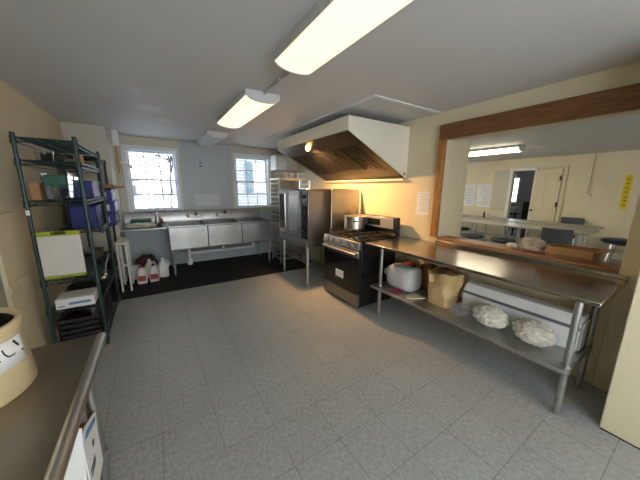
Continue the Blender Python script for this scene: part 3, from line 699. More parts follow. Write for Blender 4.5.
# ------------------------------------------------------------------ convection oven
def oven():
    x0,x1,y0,y1,z0,z1=1.86,2.77,3.30,4.26,.615,1.475
    t=thing('convection_oven','stainless convection oven on tall legs beside the range','oven',(2.3,3.8,0))
    MB().box(x0+.03,y0,z0+.12,x1,y1,z1).done('body',M['steeloven'],t,bev=.01)
    MB().box(x0,y0,z0,x1,y1,z0+.118).done('base_panel',M['steeloven'],t,bev=.006)
    MB().box(x0-.006,y0-.004,z1+.0005,x1,y1+.004,z1+.014).done('top_cover',M['steeloven'],t,bev=.004)
    zz0,zz1=z0+.135,z1-.012
    # control column at right (nearer camera)
    c=MB().box(x0+.018,y0+.01,zz0,x0+.029,y0+.19,zz1).done('control_panel',M['black'],t)
    for i in range(4): MB().cyl((x0+.018,y0+.10,zz0+.12+.17*i),(x0-.006,y0+.10,zz0+.12+.17*i),.025,n=16).done('knob',M['blackmatte'],c)
    MB().box(x0+.015,y0+.05,zz0+.55,x0+.0178,y0+.15,zz0+.60).done('display',M['blueprint'],c)
    # right door solid, left door with window
    d=MB().box(x0-.012,y0+.20,zz0,x0+.028,y0+.565,zz1).done('door',M['steeloven'],t,bev=.006)
    MB().box(x0-.016,y0+.25,zz0+.08,x0-.0125,y0+.52,zz1-.08).done('door_skin',M['steel'],d,bev=.002)
    d=MB().box(x0-.012,y0+.575,zz0,x0+.028,y1-.01,zz1).done('door',M['steeloven'],t,bev=.006)
    MB().box(x0-.016,y0+.665,zz0+.07,x0-.0125,y1-.05,zz1-.06).done('window',M['ovenglass'],d,bev=.002)
    MB().cyl((x0-.05,y0+.615,zz0+.06),(x0-.05,y0+.615,zz1-.06),.013).cyl((x0-.05,y0+.615,zz0+.1),(x0-.012,y0+.615,zz0+.1),.01).cyl((x0-.05,y0+.615,zz1-.1),(x0-.012,y0+.615,zz1-.1),.01).done('handle',M['chrome'],d)
    for x in (x0+.05,x1-.06):
        for y in (y0+.05,y1-.06):
            l=MB().cyl((x,y,.05),(x,y,z0),.021,.036,n=18).done('leg',M['steel'],t); MB().lathe([(0,0.0),(.018,0),(.02,.04),(.012,.05),(0,.05)],(x,y,MZ if y>4.17 else 0.001),14).done('foot',M['steel'],l)
    return t
oven()
# stainless heat shield beside range
t=thing('heat_shield','stainless splash panel standing between the oven and the range','panel',(2.5,3.2,0))
MB().box(2.22,3.175,.02,2.76,3.20,1.485).done('sheet',M['steeloven'],t,bev=.01)
MB().box(2.20,3.16,.001,2.26,3.215,.02).box(2.70,3.16,.001,2.76,3.215,.02).done('foot',M['steelold'],t)

# ------------------------------------------------------------------ gas range
def stove():
    x0,x1,y0,y1=2.035,2.655,2.29,3.055; zt=.885
    t=thing('gas_range','black and stainless gas range with five knobs under the hood','stove',(2.4,2.67,0))
    MB().box(x0+.02,y0,.03,x1,y1,zt-.02).done('body',M['black'],t,bev=.005)
    MB().box(x0-.005,y0-.003,zt-.019,x1,y1+.003,zt).done('cooktop',M['black'],t,bev=.006)
    for x in (x0+.06,x1-.06):
        for y in (y0+.05,y1-.05): MB().cyl((x,y,.001),(x,y,.03),.018,n=10).done('foot',M['blackmatte'],t)
    cp=MB().prism([(x0-.032,zt-.115),(x0-.015,zt-.022),(x0+.019,zt-.022),(x0+.019,zt-.115)],'y',y0,y1).done('control_panel',M['steel'],t,bev=.004)
    for i,y in enumerate((.10,.21,.38,.55,.66)):
        k=MB().cyl((x0-.028,y0+y,zt-.068),(x0-.058,y0+y,zt-.074),.023,.020,n=18).done('knob',M['alum'],cp); MB().cyl((x0-.022,y0+y,zt-.066),(x0-.030,y0+y,zt-.0685),.030,n=18).done('bezel',M['black'],k)
    d=MB().box(x0-.02,y0+.004,.205,x0+.019,y1-.004,zt-.125).done('oven_door',M['black'],t,bev=.005)
    MB().box(x0-.0225,y0+.10,.30,x0-.0202,y1-.10,zt-.25).done('door_glass',M['glassdark'],d,bev=.003)
    MB().box(x0-.028,y0+.004,zt-.215,x0-.0202,y1-.004,zt-.128).done('door_trim',M['steel'],d,bev=.003)
    MB().cyl((x0-.065,y0+.03,zt-.165),(x0-.065,y1-.03,zt-.165),.0135).cyl((x0-.065,y0+.06,zt-.165),(x0-.025,y0+.06,zt-.165),.011).cyl((x0-.065,y1-.06,zt-.165),(x0-.025,y1-.06,zt-.165),.011).done('handle',M['steel'],d)
    MB().box(x0-.0245,y0+.29,.335,x0-.0228,y0+.46,.435).done('sticker',M['paper'],d)
    MB().box(x0-.02,y0+.004,.04,x0+.019,y1-.004,.195).done('drawer',mat('drawer_steel',(.25,.24,.23),.35,1),t,bev=.005)
    # backguard
    bg=MB().prism([(x1-.001,zt-.01),(x1-.035,zt+.06),(x1-.055,zt+.245),(x1+.055,zt+.245),(x1+.065,zt-.01)],'y',y0+.004,y1-.004).done('backguard',M['black'],t,bev=.008)
    q=Matrix.Translation((x1-.0505,(y0+y1)/2,zt+.155))@Euler((0,-.108,0)).to_matrix().to_4x4()
    MB().box(-.006,-.36,-.06,.004,.36,.085,q).done('fascia',mat('satin_steel',(.58,.57,.55),.42,.55),bg,bev=.004)
    MB().box(-.009,-.13,-.035,-.0062,.13,.055,q).done('display',M['black'],bg,bev=.002)
    # burners and grates
    for x in (x0+.17,x0+.42):
        for y in (y0+.16,y0+.38,y0+.61):
            bb=MB().lathe([(0,zt),(.05,zt),(.045,zt+.012),(0,zt+.012)],(x,y,0),20).done('burner',M['castiron'],t)
            MB().lathe([(0,zt+.0122),(.032,zt+.0122),(.03,zt+.022),(0,zt+.022)],(x,y,0),16).done('burner_cap',M['castiron'],bb)
    for i in range(3):
        ya=y0+.03+i*.238; yb=ya+.228; b=MB(); zg=zt+.042; xa,xb=x0+.045,x1-.085; w=.006
        for y in (ya+w,yb-w): b.box(xa,y-w,zg-.014,xb,y+w,zg)
        for x in (xa,xb,(xa+xb)/2): b.box(x-w,ya+w*2,zg-.014,x+w,yb-w*2,zg)
        for x in (x0+.17,x0+.42): b.box(x-w,ya+w*2,zg-.013,x+w,ya+.085,zg).box(x-w,yb-.085,zg-.013,x+w,yb-w*2,zg)
        for x in (xa,xb):
            for y in (ya+w,yb-w): b.box(x-w,y-w,zt+.0005,x+w,y+w,zg-.014)
        b.done('grate',M['castiron'],t,bev=.002)
    return zt+.0425
ZG=stove()
t=thing('stock_pot','aluminium stock pot with lid on the back burner of the range','pot',(2.47,2.84,ZG))
px,py,r,h=2.42,2.87,.15,.175; z=ZG
MB().lathe([(0,z),(r-.01,z),(r,z+.012),(r,z+h),(r+.006,z+h+.004),(r-.005,z+h),(r-.006,z+.012),(0,z+.01)],(px,py,0),36).done('body',M['alum'],t)
MB().lathe([(r+.010,z+h+.0045),(r+.010,z+h+.012),(r*.7,z+h+.022),(0,z+h+.026),(0,z+h+.018),(r*.7,z+h+.014)],(px,py,0),36).done('lid',M['alum'],t)
for ang in (-2.2,.94):
    c,s_=math.cos(ang),math.sin(ang); tv=Vector((-s_,c,0)); o0=Vector((px+c*r,py+s_*r,z+h*.72)); e=Vector((c,s_,0))
    MB().tube([o0+tv*.035,o0+tv*.032+e*.03,o0-tv*.032+e*.03,o0-tv*.035],.007,8).done('handle',M['blackmatte'],t)

# ------------------------------------------------------------------ exhaust hood
def hood():
    x0,x1,y0,y1=1.82,XR-.002,2.32,4.20; zt=2.262; zf=2.115; zb=1.63; e=.012
    t=thing('range_hood','large cream exhaust hood with slanted filters above the range','hood',(2.3,3.25,zb))
    prof=[(x0,zf),(x0,zt),(x1,zt),(x1,zb)]
    b=MB(); b.prism(prof,'y',y0,y0+e); b.prism(prof,'y',y1-e,y1); b.box(x0,y0+e,zf,x0+e,y1-e,zt); b.box(x0+e,y0+e,zt-e,x1,y1-e,zt); b.box(x1-e,y0+e,zb,x1,y1-e,zt-e)
    b.done('shell',M['hood'],t,bev=.003)
    # lower back trough and front lip
    dx,dz=x1-x0,zb-zf; L=math.hypot(dx,dz); ang=math.atan2(-dz,dx)
    q=Matrix.Translation((x0,0,zf))@Euler((0,ang,0)).to_matrix().to_4x4()      # local x runs down the slope
    MB().box(L-.26,y0+e+.002,.0,L-.016,y1-e-.002,.012,q).done('drip_plate',M['hoodin'],t)
    MB().box(.014,y0+e+.002,.0,.25,y1-e-.002,.012,q).done('front_plate',M['hoodin'],t)
    for y in (y0+e+.002,y1-e-.102): MB().box(.25,y,.0,L-.26,y+.10,.012,q).done('side_plate',M['hoodin'],t)
    n=4; ya=y0+e+.105; yb=y1-e-.105; w=(yb-ya)/n
    for i in range(n):
        a=ya+i*w; MB().box(.255,a+.004,.058,L-.265,a+w-.004,.062,q).done('backing',M['blackmatte'],t); fl=MB().box(.252,a+.003,.006,L-.262,a+.018,.03,q).box(.252,a+w-.018,.006,L-.262,a+w-.003,.03,q).box(.252,a+.018,.006,.268,a+w-.018,.03,q).box(L-.278,a+.018,.006,L-.262,a+w-.018,.03,q).done('filter',M['filter'],t)
        b=MB(); k=6
        for j in range(k):
            yy=a+.022+(w-.044)*(j+.5)/k; b.prism([(yy-.016,.012),(yy+.016,.012),(yy+.018,.034),(yy+.014,.034),(yy+.013,.016),(yy-.013,.016),(yy-.014,.034),(yy-.018,.034)],'x',.268,L-.278,q)
        b.done('baffle',M['filter'],fl)
    MB().tube([(x1-.05,y0,zb-.012),(x1-.05,y1,zb-.012)],.017,10).box(x1-.06,y0,zb-.014,x1-.001,y1,zb-.001).done('grease_gutter',M['hood'],t)
    # hangers on top
    for x,y in ((x0+.12,y0+.35),(x0+.12,y1-.35),(x1-.3,y0+.25),(x1-.3,y1-.35)): MB().cyl((x,y,zt),(x,y,ZC-.001),.008,n=8).box(x-.02,y-.03,zt,x+.02,y+.03,zt+.02).done('hanger',M['galv'],t)
    MB().cyl((x1-.05,y0-.008,zb+.06),(x1-.05,y0,zb+.06),.02,n=14).done('emblem',M['steelold'],t)
    # lamp
    lp=Vector((x0+.09,3.34,zf-.045))
    l=MB().lathe([(0,.0),(.04,.0),(.045,.02),(.02,.05),(0,.05)],(lp.x,lp.y,lp.z+.02),16).done('lamp_socket',M['hoodin'],t)
    MB().blob((lp.x,lp.y,lp.z-.015),(.033,.033,.043),3,0).done('bulb',M['bulb'],l)
    return lp
LP=hood()

# notice on right wall
t=thing('paper_notice','white printed sheet taped to the wall left of the wooden post','notice',(XR-.01,2.04,1.18))
MB().box(XR-.004,1.955,1.19,XR-.002,2.13,1.47).done('sheet',M['paper'],t)
b=MB()
for i in range(13):
    zz_=1.445-i*.018; b.box(XR-.0052,1.97+.0,zz_,XR-.0042,1.97+.14*random.uniform(.6,1.0),zz_+.005)
b.done('print',M['greyink'],t)
# outlet between range and table
# ------------------------------------------------------------------ stainless work table (right)
def worktable(name,label,x0,x1,y0,y1,zt,zs,legs,top):
    t=thing(name,label,'table',((x0+x1)/2,(y0+y1)/2,0))
    MB().box(x0,y0,zt-.028,x1,y1,zt).done('tabletop',top,t,bev=.006,seg=3)
    l0=MB().box(x0+.06,y0+.085,zs-.03,x1-.06,y1-.05,zs).done('undershelf',M['galv'],t,bev=.006)
    for x,y in legs:
        l=MB().cyl((x,y,.05),(x,y,zt-.028),.0205,n=18).done('leg',M['galv'],t)
        MB().lathe([(0,.001),(.016,.001),(.021,.05),(0,.05)],(x,y,0),14).done('foot',M['galv'],l)
        MB().cyl((x,y,zs-.045),(x,y,zs+.02),.028,n=18).done('bracket',M['galv'],l)
    return t
ZT=.885; ZS=.365
TX0,TX1,TY0,TY1=2.05,2.762,.295,2.225
worktable('prep_table','long stainless prep table with undershelf below the serving opening',TX0,TX1,TY0,TY1,ZT,ZS,((2.19,.405),(2.66,.405),(2.19,2.09),(2.66,2.09)),M['steeltop'])
MB().box(TX1-.012,TY0,ZT+.0005,TX1,OY1-.01,ZT+.03).done('upstand',M['steeltop'],bpy.data.objects['prep_table'],bev=.003)
zs=ZS+.001
# lying jug
t=thing('water_jug','milky plastic gallon jug lying on its side, left end of undershelf','jug',(2.40,1.95,zs))
b=MB(); cx,cz=2.375,zs+.133
def sring(yy,w,h,zc,n=24):
    o=[]
    for i in range(n):
        a=2*PI*i/n; c,s_=math.cos(a),math.sin(a); k=(abs(c)**5+abs(s_)**5)**-.2
        o.append(b.bm.verts.new((cx+c*k*w,yy,zc+s_*k*h)))
    return o
R=[sring(1.745,.112,.117,cz),sring(1.76,.122,.129,cz),sring(1.81,.124,.132,cz),sring(2.02,.124,.132,cz),sring(2.06,.112,.12,cz),sring(2.10,.078,.09,cz+.0),sring(2.115,.040,.040,cz),sring(2.14,.034,.034,cz)]
for P,Q in zip(R,R[1:]):
    for i in range(24): j=(i+1)%24; b.bm.faces.new((P[i],P[j],Q[j],Q[i]))
b.bm.faces.new(R[0][::-1]); b.bm.faces.new(R[-1]); b.done('body',M['hdpe'],t,smooth=50)
MB().cyl((cx,2.14,cz),(cx,2.175,cz),.04,n=20).done('cap',M['plastic'],t)
o=MB().blob((2.60,1.74,zs+.13),(.075,.13,.17),3,.3,3,11,zs).done('paper_sack',M['kraftdark']); tag(o,'crumpled dark brown paper sack behind the lying jug','bag')
o=MB().box(2.51,1.93,zs,2.63,2.06,zs+.25).done('red_package',mat('red_plastic',(.30,.03,.02),.5),bev=.01); tag(o,'red package at the back of the undershelf behind the jug','package')
o=MB().lathe([(0,zs),(.07,zs),(.075,zs+.004),(0,zs+.004)],(2.215,1.86,0),24).done('plate_lid',M['magenta']); tag(o,'flat magenta lid lying under the front of the jug','lid')
t=thing('paper_packet','flat cream paper packet on the undershelf beside the jug','packet',(2.30,1.62,zs))
MB().prism([(2.14,1.66),(2.20,1.62),(2.33,1.56),(2.33,1.71),(2.2,1.72)],'z',zs,zs+.012).done('packet',mat('cream_paper',(.68,.57,.40),.7,bump=.2,bscale=25),t,bev=.004)
# large kraft bag
t=thing('paper_bag','big tan paper bag with crumpled top on the undershelf','bag',(2.42,1.43,zs))
def bagmesh(cx,cy,z,w0,d0,h,top,seed):
    b=MB(); n=28; rows=10; rings=[]
    for r in range(rows+1):
        f=r/rows; ring=[]
        for i in range(n):
            a=2*PI*i/n; c,s=math.cos(a),math.sin(a); k=(abs(c)**6+abs(s)**6)**(-1/6)
            sc=1+.16*f; nz=.03*f*noise.noise(Vector((c*2,s*2,f*4+seed)))*2
            ring.append(b.bm.verts.new((cx+c*k*(w0*sc)+nz,cy+s*k*(d0*sc)+nz,z+h*f+ (.035*noise.noise(Vector((c*2.5,s*2.5,seed))) if r==rows else 0))))
        rings.append(ring)
    for P,Q in zip(rings,rings[1:]):
        for i in range(n): j=(i+1)%n; b.bm.faces.new((P[i],P[j],Q[j],Q[i]))
    b.bm.faces.new(rings[0][::-1]); b.bm.faces.new(rings[-1]); return b
bagmesh(2.40,1.42,zs,.12,.11,.33,.0,3).done('bag',M['kraft'],t)
MB().blob((2.40,1.42,zs+.30),(.12,.11,.05),3,.3,4,8).done('crumpled_liner',M['kraftdark'],t)
# long white roll dispenser
t=thing('roll_dispenser','long white plastic wrap dispenser box on the undershelf','dispenser',(2.5,.86,zs))
MB().prism([(2.44,zs),(2.44,zs+.19),(2.48,zs+.26),(2.59,zs+.26),(2.60,zs+.22),(2.60,zs)],'y',.42,1.25).done('case',M['white'],t,bev=.008)
MB().box(2.4345,.42,zs+.165,2.4395,1.25,zs+.189).done('cutter_strip',mat('slate_strip',(.12,.13,.14),.5),t)
MB().box(2.45,.405,zs+.01,2.59,.4195,zs+.22).done('end_cap',M['greyink'],t,bev=.005)
def bagged(cx,cy,label,seed):
    t=thing('cloth_bundle',label,'bundle',(cx,cy,zs),'cloth bundles in clear bags')
    b=MB()
    b.blob((cx,cy,zs+.088),(.088,.125,.085),5,.2,6,seed,zs+.004); b.done('bundle',M['cloth'],t,smooth=80)
    MB().blob((cx-.005,cy,zs+.09),(.105,.145,.09),4,.12,6,seed+2,zs+.001).done('clear_bag',M['clear'],t,smooth=20)
    return t
bagged(2.31,.935,'rumpled white cloth bundle, the left of two before the white dispenser',4)
bagged(2.31,.635,'rumpled white cloth bundle, the right of two before the white dispenser',9)
o=MB().blob((2.28,1.175,zs+.055),(.10,.075,.05),4,.3,4,21,zs).done('plastic_bag',M['clear']); tag(o,'crinkled clear plastic bag at the left of the cloth bundles','bag')

# ------------------------------------------------------------------ near-left table
NX1=-.245; NY1=1.365
t=worktable('steel_table','stainless work table with rounded edge in the left foreground',-.93,NX1,.05,NY1,.88,.32,((-.31,1.325),(-.86,1.325),(-.31,.14),(-.86,.14)),M['steeldark'])
MB().tube([(NX1,.05,.868),(NX1,NY1-.01,.868)],.0185,14).done('rolled_edge',M['steel'],t)
# carton of paper on lower shelf
z=.321
t=thing('open_carton','white torn carton with brown inside on the lower shelf of the near table','box',(-.39,1.18,z))
x0,x1,y0,y1=-.44,-.302,1.09,1.285
MB().prism([(x0+.02,z),(x1-.006,z),(x1-.001,z+.12),(x1+.012,z+.345),(x1-.012,z+.355),(x1-.028,z+.31),(x1-.052,z+.29),(x1-.062,z+.25),(x1-.048,z+.235),(x1-.066,z+.215),(x0+.04,z+.18),(x0+.02,z+.15)],'y',y0-.004,y0+.001).done('front_flap',M['paper'],t,bev=.001)
MB().prism([(y0+.004,z),(y1,z),(y1+.005,z+.16),(y1+.02,z+.235),(y1-.02,z+.255),(y0+.06,z+.30),(y0+.004,z+.30)],'x',x1+.001,x1+.006).done('side_flap',M['paper'],t,bev=.001)
MB().box(x0,y1-.006,z,x1-.002,y1-.001,z+.22).box(x0,y0+.006,z,x0+.005,y1-.006,z+.16).box(x0+.005,y0+.006,z,x1-.002,y1-.006,z+.005).done('carton',M['card'],t)
MB().prism([(y0+.03,z+.265),(y1-.01,z+.215),(y1-.005,z+.235),(y0+.05,z+.285)],'x',x1+.0062,x1+.007).done('print',M['blueprint'],t)
for k in range(7): MB().box(x1+.0062,y0+.03+.011*k,z+.10,x1+.007,y0+.035+.011*k,z+.135).done('barcode_bar',M['ink'],t)
MB().cyl((x1+.0062,y0+.11,z+.18),(x1+.007,y0+.11,z+.18),.014).done('mark',M['ink'],t)
MB().blob((-.375,1.19,z+.19),(.05,.06,.085),3,.3,4,17).done('crumpled_paper',M['kraftdark'],t)
# crock
t=thing('stoneware_crock','cream crock with dark inside and paper label on near table','crock',(-.53,1.14,.8805))
cx,cy,z=-.538,1.115,.8805
MB().lathe([(0,z),(.154,z),(.160,z+.008),(.148,z+.19),(.148,z+.193),(.153,z+.196),(.154,z+.215),(.151,z+.221),(.144,z+.222),(.139,z+.218),(.138,z+.19),(.138,z+.012),(0,z+.012)],(cx,cy,0),48).done('body',M['stoneware'],t,smooth=50)
MB().lathe([(0,z+.05),(.1375,z+.05),(.1375,z+.208),(.1355,z+.208),(.1355,z+.053),(0,z+.053)],(cx,cy,0),40).done('liner',M['blackmatte'],t)
def on_crock(a,h,r): a=math.radians(a); r+=.012*(1-h/.19); return Vector((cx+math.cos(a)*r,cy+math.sin(a)*r,z+h))
b=MB(); n=16; A=[];B=[]
for i in range(n+1):
    a=-84+(81)*i/n; A.append(b.bm.verts.new(on_crock(a,.098,.1505))); B.append(b.bm.verts.new(on_crock(a,.178,.1505)))
for i in range(n): b.bm.faces.new((A[i],A[i+1],B[i+1],B[i]))
lab=b.done('paper_label',M['paper'],t,solid=.0008)
def stroke(pts,r=.003):
    out=[]
    for (a0,h0),(a1,h1) in zip(pts,pts[1:]):
        for k in range(4): out.append((a0+(a1-a0)*k/4,h0+(h1-h0)*k/4))
    out.append(pts[-1]); b=MB()
    L=[];R=[]
    P=[on_crock(a,h,.1522) for a,h in out]
    for i,p in enumerate(P):
        d=(P[min(i+1,len(P)-1)]-P[max(i-1,0)]).normalized(); nrm=Vector((p.x-cx,p.y-cy,0)).normalized(); w=d.cross(nrm)*r
        L.append(b.bm.verts.new(p+w)); R.append(b.bm.verts.new(p-w))
    for i in range(len(P)-1): b.bm.faces.new((L[i],L[i+1],R[i+1],R[i]))
    b.done('lettering',M['ink'],lab)
stroke([(-16.8,.170),(-11.5,.146)],.0035); stroke([(-9.5,.130),(-7.5,.126)],.003)
stroke([(-29.8,.160),(-28.8,.145),(-26.0,.133),(-22.7,.1305),(-18.4,.131)],.002)
stroke([(-42,.160),(-37.,.146),(-33.5,.130)],.0022); stroke([(-42,.160),(-46,.128)],.002); stroke([(-55,.165),(-55,.128)],.003)

# ------------------------------------------------------------------ things on the serving sill
zs=OZ0+.0006
t=thing('cardboard_box','open brown cardboard box on the serving sill','box',(2.96,.66,zs))
x0,x1,y0,y1,h=2.805,3.03,.50,.79,.085; e=.004
MB().box(x0,y0,zs,x1,y1,zs+e).box(x0,y0,zs+e,x0+e,y1,zs+h).box(x1-e,y0,zs+e,x1,y1,zs+h).box(x0+e,y0,zs+e,x1-e,y0+e,zs+h).box(x0+e,y1-e,zs+e,x1-e,y1,zs+h).done('body',M['card'],t)
MB().prism([(y0-.001,zs+h),(y0-.07,zs+h+.012),(y0-.07,zs+h+.016),(y0-.001,zs+h+.004)],'x',x0,x1).prism([(x0-.001,zs+h),(x0-.03,zs+h-.05),(x0-.034,zs+h-.05),(x0-.001,zs+h+.004)],'y',y0,y1).done('flap',M['card'],t)
t=thing('plastic_bag','crinkled clear plastic bag of pale things beside the cardboard box','bag',(2.95,.80,zs))
MB().blob((2.90,.915,zs+.06),(.085,.10,.06),4,.35,4,31,zs).done('bag',mat('hazy_film',(.62,.52,.44),.3,bump=.8,bscale=22,var=.35,vscale=14),t)
o=MB().blob((2.89,1.075,zs+.025),(.05,.045,.025),3,.3,4,13,zs).done('white_bundle',M['cloth']); tag(o,'small white bundle on the serving sill left of the plastic bag','bundle')

# ------------------------------------------------------------------ dining hall furniture
def hall_table(x0,x1,y0,y1,label,nl=4):
    z=.74; t=thing('dining_table',label,'table',((x0+x1)/2,(y0+y1)/2,0),'long tables in the dining hall')
    MB().box(x0,y0,z-.03,x1,y1,z).done('tabletop',M['laminate'],t,bev=.006)
    MB().box(x0-.004,y0,z-.028,x0-.0002,y1,z-.004).done('edge_band',M['alum'],t)
    for i in range(nl):
        y=y0+.25+(y1-y0-.5)*i/(nl-1)
        for x in (x0+.1,x1-.1): MB().cyl((x,y,.001),(x,y,z-.03),.022).done('leg',M['galv'],t)
    MB().box((x0+x1)/2-.02,y0+.25,.28,(x0+x1)/2+.02,y1-.25,.32).done('stretcher',M['galv'],t)
    return t
hall_table(6.45,7.2,1.28,4.9,'nearer long grey dining table in the hall')
hall_table(7.42,8.17,1.40,5.0,'farther long grey dining table in the hall, by the far wall')
def stool(x,y,z,label,n=4):
    t=thing('stool',label,'stool',(x,y,0),'navy stools in the dining hall')
    MB().lathe([(0,z-.07),(.17,z-.07),(.21,z-.045),(.215,z-.015),(.19,z),(0,z+.004)],(x,y,0),28).done('seat',M['navy'],t)
    for i in range(n):
        a=PI/4+i*2*PI/n; MB().cyl((x+.2*math.cos(a),y+.2*math.sin(a),.004),(x+.11*math.cos(a),y+.11*math.sin(a),z-.07),.014).done('leg',M['chrome'],t)
    rr=.167; MB().tube([(x+rr*math.cos(i*PI/8),y+rr*math.sin(i*PI/8),.25) for i in range(16)],.009,6,True).done('foot_ring',M['chrome'],t)
    return t
stool(5.9,2.96,.53,'navy round stool at the nearer hall table, the left one')
stool(5.9,2.36,.53,'navy round stool at the nearer hall table, the right one')
stool(5.75,.78,.80,'tall navy stool past the right end of the hall tables')
stool(8.2,1.10,.46,'low navy stool at the right end of the farther table')
stool(7.31,4.0,.45,'navy stool between the two hall tables')
def chair(x,y,rz,label):
    t=thing('plastic_chair',label,'chair',(0,0,0),'grey chairs in the dining hall')
    MB().box(-.21,-.21,.43,.21,.21,.455).done('seat',M['greychair'],t,bev=.02)
    b=MB(); k=8
    A=[(-.21+.42*i/k, .24-.06*math.sin(PI*i/k)*-1) for i in range(k+1)]
    P=[(x_,y_) for x_,y_ in A]+[(x_,y_+.018) for x_,y_ in A[::-1]]
    b.prism(P,'z',.58,.86); b.done('backrest',M['greychair'],t,bev=.012)
    for sx in (-.18,.18):
        MB().cyl((sx,-.2,.001),(sx,-.17,.43),.012).done('leg',M['chrome'],t); MB().tube([(sx,.24,.001),(sx,.19,.44),(sx,.262,.66)],.012,8).done('leg',M['chrome'],t)
    t.location=(x,y,0); t.rotation_euler=(0,0,rz)
chair(6.05,1.53,PI/2,'grey plastic chair at the near side of the hall table')
chair(8.25,2.0,-PI/2,'grey plastic chair behind the farther hall table against the wall')
# clutter on far table
for i,(x,y,r,h,m) in enumerate(((7.75,3.55,.035,.12,'clearhard'),(7.8,3.68,.03,.18,'legdark'),(7.85,3.42,.04,.10,'alum'))):
    o=MB().lathe([(0,.7405),(r,.7405),(r,.7405+h*.6),(r*.4,.7405+h*.8),(r*.4,.7405+h),(0,.7405+h)],(x,y,0),16).done('condiment_bottle',M[m]); tag(o,['clear squat bottle in the cluster on the farther hall table','tall dark bottle in the cluster on the farther hall table','short metal shaker in the cluster on the farther hall table'][i],'bottle','bottles on the hall table')
# wall papers
for i,(y0,y1,l) in enumerate(((3.95,4.35,'right'),(4.41,4.82,'left'))):
    t=thing('wall_chart','white printed chart on the hall wall, the %s one of the pair'%l,'poster',(HX-.01,(y0+y1)/2,.95),'charts on the hall wall')
    MB().box(HX-.004,y0,.98,HX-.002,y1,1.66).done('sheet',M['paper'],t)
    b=MB()
    for k in range(12): b.box(HX-.0055,y0+.03,1.60-.05*k,HX-.0042,y0+.03+(y1-y0-.06)*random.uniform(.5,1),1.613-.05*k)
    b.done('print',M['greyink'],t)
t=thing('cable_conduit','pale conduit running down the hall wall to a small box','conduit',(HX-.02,1.9,1.38))
MB().cyl((HX-.02,1.86,1.42),(HX-.02,1.86,ZC-.001),.018).done('tube',M['cream_door'],t); MB().box(HX-.05,1.79,1.36,HX-.002,1.93,1.43).done('junction_box',M['cream_door'],t,bev=.004)
o=MB().box(HX-.02,1.50,1.76,HX-.002,1.59,1.86).done('thermostat',M['fixture'],bev=.004); tag(o,'small grey thermostat on the hall wall left of the yellow banner','thermostat')
t=thing('yellow_banner','tall narrow yellow paper banner with dark marks on the hall wall','sign',(HX-.01,1.27,1.15))
MB().box(HX-.004,1.21,1.10,HX-.002,1.32,1.84).done('sheet',M['yellow'],t)
b=MB()
for k in range(7):
    zz=1.75-.09*k
    b.box(HX-.0055,1.235,zz,HX-.0042,1.30,zz+.014)
    if k%2: b.box(HX-.0055,1.25,zz-.03,HX-.0042,1.27,zz)
    else: b.box(HX-.0055,1.23,zz-.035,HX-.0042,1.29,zz-.022)
b.done('lettering',mat('olive_ink',(.16,.12,.01),.6),t)

# ------------------------------------------------------------------ outdoors
struct(MB().box(-60,-60,-.7,60,140,-.5).done('ground',M['snow']))
def tree(x,y,h,label,seed,spread):
    rnd=random.Random(seed); t=thing('frosty_tree',label,'tree',(x,y,-.5),'trees outside the left window')
    b=MB(); tips=[]
    def br(p,d,l,r,lv):
        q=p+d*l; b.tube([p,p+d*l*.5+Vector((rnd.uniform(-.05,.05),rnd.uniform(-.05,.05),0))*l,q],[r,r*.8,r*.6],5)
        if lv==0: tips.append(q); return
        for k in range(3 if lv>1 else 4):
            dd=(d+Vector((rnd.uniform(-1,1),rnd.uniform(-1,1),rnd.uniform(-.25,.5)))*spread).normalized(); br(q,dd,l*.68,r*.6,lv-1); 
        if lv<3: tips.append(q)
    br(Vector((x,y,-.5)),Vector((0,0,1)),h*.32,.085,4)
    b.done('trunk',M['bark'],t)
    b=MB()
    for p in tips:
        for k in range(16):
            c=p+Vector((rnd.gauss(0,.3),rnd.gauss(0,.3),rnd.gauss(0,.28))); s=rnd.uniform(.03,.085)
            n=Vector((rnd.gauss(0,1),rnd.gauss(0,1),rnd.gauss(0,1))).normalized(); u=n.orthogonal()*s; w=n.cross(u)
            b.quad(c-u,c-w*.6,c+u,c+w*.6)
    b.done('foliage',M['frost'],t)
tree(-1.2,14,6.2,'bare frosted tree outside the left window, left',3,.75)
tree(.5,10.5,5.2,'bare frosted tree outside the left window, right',5,.75)
tree(.2,22,7.5,'bare frosted tree farther back outside the left window',8,.8)
def house(x0,x1,y0,y1,h,label,shut):
    t=thing('neighbor_house',label,'house',((x0+x1)/2,(y0+y1)/2,-.5))
    b=MB().box(x0,y0,-.5,x1,y1,h)
    w=b.done('wall',M['siding'],t)
    b=MB()
    for k in range(int((h+.5)/.16)): b.box(x0,y0-.02,-.5+.16*k,x1,y0-.001,-.5+.16*k+.012)
    b.done('clapboard',M['white'],w)
    MB().prism([(x0-.3,h+.002),(x1+.3,h+.002),((x0+x1)/2,h+1.8)],'y',y0-.3,y1+.3).done('roof',M['snow'],t)
    for k,(a,c,z0,z1,m) in enumerate(shut): MB().box(a,y0-.06,z0,c,y0-.021,z1).done('shutter' if m=='shutter' else 'window',M[m],t)
house(3.2,9.5,13.5,20,4.6,'pale sided house with teal shutter outside the right window',((4.05,4.40,1.25,2.75,'shutter'),(4.5,5.3,1.3,2.7,'white')))
house(-7,-1.5,46,54,2.4,'low pale house far beyond the trees, left',((-4.2,-3.2,.4,1.6,'legdark'),(-2.6,-2.0,.4,1.6,'legdark')))
house(.5,6.5,44,52,2.2,'low pale house far beyond the trees, right',((1.2,2.0,.4,1.5,'legdark'),(3,3.8,.4,1.5,'legdark')))

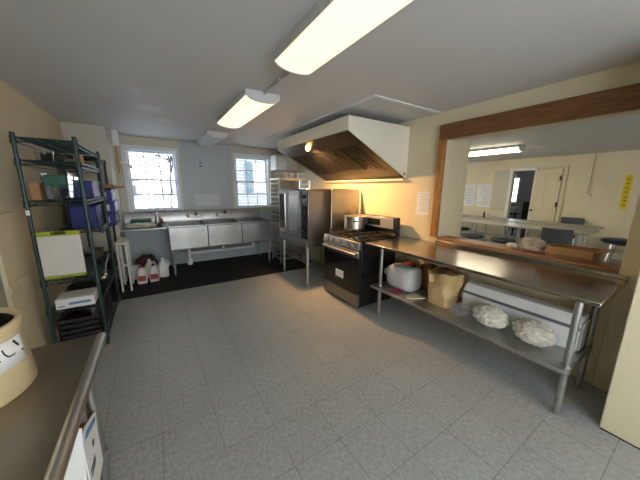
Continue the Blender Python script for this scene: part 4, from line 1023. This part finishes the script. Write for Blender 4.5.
# ------------------------------------------------------------------ world, lamp in hood, camera
w=bpy.data.worlds.new('World'); scene.world=w; w.use_nodes=True
N=w.node_tree.nodes; L=w.node_tree.links; bg=N['Background']
tc=N.new('ShaderNodeTexCoord'); sp=N.new('ShaderNodeSeparateXYZ'); L.new(tc.outputs['Generated'],sp.inputs[0])
rp=N.new('ShaderNodeValToRGB'); L.new(sp.outputs[2],rp.inputs[0])
rp.color_ramp.elements[0].color=(.94,.97,1,1); rp.color_ramp.elements[1].color=(.82,.90,1,1); rp.color_ramp.elements[0].position=.02
L.new(rp.outputs[0],bg.inputs[0]); bg.inputs[1].default_value=WORLD
def lamp(name,kind,loc,energy,col,**k):
    d=bpy.data.lights.new(name,kind); d.energy=energy; d.color=col
    for a,v in k.items(): setattr(d,a,v)
    o=bpy.data.objects.new(name,d); COL.objects.link(o); o.location=loc; return o
hl=lamp('hood_lamp','SPOT',(LP.x,LP.y,LP.z-.075),HOODW,(1.,.55,.20),shadow_soft_size=.03,spot_size=math.radians(145),spot_blend=1.)
hl.rotation_euler=Vector((.80,-.15,-1)).to_track_quat('-Z','Y').to_euler()

cam=bpy.data.cameras.new('camera'); co=bpy.data.objects.new('camera',cam); COL.objects.link(co)
cam.sensor_width=36; cam.lens=36*259.6/640; cam.clip_start=.02; cam.clip_end=300
yaw,pit,rol=math.radians(32.505852),math.radians(-11.275242),math.radians(.533779)
fw=Vector((math.sin(yaw)*math.cos(pit),math.cos(yaw)*math.cos(pit),math.sin(pit))); rt=Vector((math.cos(yaw),-math.sin(yaw),0)); up=rt.cross(fw)
r2=rt*math.cos(rol)+up*math.sin(rol); u2=up*math.cos(rol)-rt*math.sin(rol)
co.matrix_world=Matrix(((r2.x,u2.x,-fw.x,0),(r2.y,u2.y,-fw.y,0),(r2.z,u2.z,-fw.z,1.5),(0,0,0,1)))
scene.camera=co
vs=scene.view_settings; vs.view_transform='Standard'; vs.look='None'; vs.gamma=1; vs.use_curve_mapping=False; vs.exposure=EXPO
